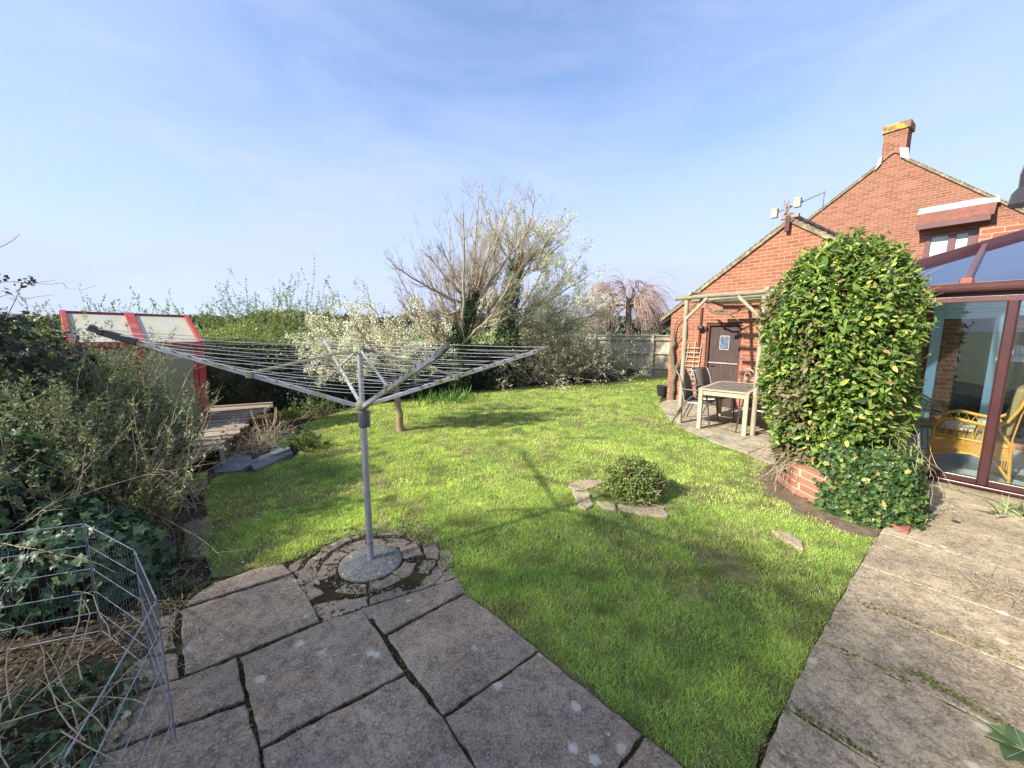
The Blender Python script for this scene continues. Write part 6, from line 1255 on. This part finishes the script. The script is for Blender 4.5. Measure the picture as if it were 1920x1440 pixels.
# twigs poking into the sky at upper left
tw = thing('climber_twigs', 'thin climbing twigs with dark young leaves against the sky at the upper left', 'twigs', (-4.3, 3.1, 1.6))
Ya = 3.1
PL = [[(-20, 470), (8, 460), (25, 450), (38, 438)], [(-20, 530), (20, 528), (60, 531), (95, 533), (118, 530), (125, 540), (152, 544), (178, 536)], [(30, 545), (60, 530), (92, 527), (108, 524)], [(10, 600), (30, 560), (40, 535), (52, 520)], [(50, 560), (70, 556), (100, 553)], [(-10, 560), (20, 550), (40, 570), (70, 578)]]
mb = MB()
for pl_px in PL: mb.tube([atY(x, y, Ya) for x, y in pl_px], np.linspace(.0035, .0014, len(pl_px)), 5)
mb.build('twig', M['twig_grey'], tw, world=True)
rs = np.random.RandomState(190); cpx = [(0, 523), (8, 522), (35, 528), (45, 532), (52, 526), (55, 535), (62, 528), (48, 522), (10, 547), (-5, 528)]; P = np.concatenate([atY(x, y, Ya)[None] + rs.randn(4, 3) * .012 for x, y in cpx]); n = len(P)
leaves('foliage', P, rs.randn(n, 3), unit(rs.randn(n, 3)), rs.uniform(.02, .045, n), .022, pal(rs, n, [(.06, .055, .045), (.05, .07, .03)]), M['leaf'], tw, 'oval')
litter('pen_twigs', 'pale dead twigs fanning across the wire pen at the lower left', [(-2.3, 1.0), (-2.0, .8), (-2.5, 1.3), (-1.9, 1.1), (-2.2, .6)], 230, .75, 191, z=.22, up=.55, spr=.25, rad=.0030, cat='dead twigs')
# leaves of the planter pot
rs = np.random.RandomState(195); n = 34; c = np.array(pt.location) + [0, 0, .2]; a_ = rs.rand(n) * 2 * PI; D = np.c_[np.cos(a_), np.sin(a_), rs.uniform(.1, 1.0, n)]; P = c + rs.randn(n, 3) * [.04, .04, .02]
leaves('foliage', P, D, unit(rs.randn(n, 3) * .4 + [0, 0, 1]), rs.uniform(.10, .17, n), .09, pal(rs, n, [(.28, .42, .24), (.18, .30, .14), (.4, .52, .36)]), M['leaf_matt'], pt, 'oval')
# ------------------------------------------------------------------ vine on the garage wall and pergola
vn = wallroot('vine', 'gnarled bare vine climbing the garage wall by the pergola post', 'vine', GU + .3, GO - .06)
def vp(x, y, off=GO - .09): a, z = onw(x, y, off); return (a - GU - .3, off - (GO - .06), z)
def vtube(mb, pts, r0, r1, off=GO - .09):
    P = np.array([vp(x, y, off) for x, y in pts]); t = np.linspace(0, 1, len(P)); tt = np.linspace(0, 1, len(P) * 3); Q = np.stack([np.interp(tt, t, P[:, i]) for i in range(3)], 1) + rs.randn(len(tt), 3) * r0 * .25; mb.tube(Q, np.linspace(r0, r1, len(tt)) * (1 + .15 * rs.randn(len(tt))), 9)
mb = MB(); vtube(mb, [(1259, 757), (1262, 735), (1260, 715), (1264, 695), (1261, 672), (1262, 650), (1264, 636)], .062, .045); mb.build('main_stem', M['bark'], vn, smooth=True)
mb = MB(); vtube(mb, [(1264, 700), (1272, 682), (1281, 668), (1284, 655), (1281, 640), (1284, 622), (1283, 600), (1288, 586), (1299, 575), (1308, 568)], .032, .018); mb.build('side_stem', M['bark'], vn, smooth=True)
mb = MB(); vtube(mb, [(1262, 650), (1263, 625), (1268, 605), (1275, 598), (1282, 602)], .02, .01); vtube(mb, [(1268, 640), (1275, 630), (1280, 618)], .014, .008); mb.build('side_stem', M['bark'], vn, smooth=True)
for k, (pts, off, r0) in enumerate([([(1325, 572), (1333, 584), (1350, 590), (1372, 588), (1390, 580), (1415, 573)], 8.4, .026), ([(1328, 578), (1345, 586), (1362, 584), (1377, 596), (1385, 602)], 8.5, .018), ([(1336, 566), (1350, 572), (1365, 576), (1382, 574)], 8.0, .02), ([(1332, 560), (1345, 565), (1362, 564)], 7.8, .035), ([(1340, 582), (1360, 580), (1375, 586)], 8.45, .014)]):
    mb = MB(); vtube(mb, pts, r0, r0 * .5, off); mb.build('overhead_stem', M['bark'], vn, smooth=True)
# ------------------------------------------------------------------ far hedgerow and distant trees
rs = np.random.RandomState(201); n = 9000; X = rs.uniform(-170, 60, n); Yd_ = 95 + 12 * np.sin(X * .05) + rs.randn(n) * 2; hh = 3.2 + 1.6 * vnoise(np.c_[X, X * 0], .12, 3) + 1.2 * vnoise(np.c_[X, X * 0 + 4], .5, 5)
P = np.c_[X, Yd_, hh * rs.rand(n) ** .7]; L = rs.uniform(.9, 1.9, n); o = leaves('distant_trees', P, rs.randn(n, 3) + [0, 0, .5], unit(rs.randn(n, 3) + [0, -.6, .3]), L, L * .8, pal(rs, n, [(.09, .10, .07), (.12, .13, .09), (.07, .08, .06)]), M['leaf_matt']); tag(o, 'far-off line of grey-green trees beyond the fields', 'trees', kind='stuff')
rs = np.random.RandomState(205)
n = 2600; X = rs.uniform(-26, 3, n); P = np.c_[X, 24 + rs.randn(n) * .8, 1.75 * rs.rand(n) ** .6]; L = rs.uniform(.15, .35, n); o = leaves('field_hedge', P, rs.randn(n, 3), unit(rs.randn(n, 3)), L, L * .8, pal(rs, n, YG), M['leaf']); tag(o, 'low hedge in the field behind the garden', 'hedge', kind='stuff')
# ------------------------------------------------------------------ unseen tree added left of the camera, shaped to cast soft shade on the near patio
rs = np.random.RandomState(211); dist = 13.5; tx, ty = -.55 - math.cos(SUN_AZ) * dist, .95 - math.sin(SUN_AZ) * dist; tzc = dist * math.tan(SUN_EL)
et = thing('shade_tree', 'unseen leafy tree added to cast the soft shade over the near flagstones', 'tree', (tx, ty, 0))
mb = MB(); mb.tube([(0, 0, 0), (.1, 0, 2), (0, .1, tzc)], [.25, .2, .05], 12); mb.build('trunk', M['bark'], et, smooth=True)
n = 10500; d = unit(rs.randn(n, 3)); P = np.array([tx, ty, tzc]) + d * (rs.rand(n) ** .42)[:, None] * [1.8, 2.35, 1.9]; L = rs.uniform(.07, .15, n); leaves('crown', P, rs.randn(n, 3), unit(rs.randn(n, 3)), L, L * .7, pal(rs, n, GL), M['leaf'], et)
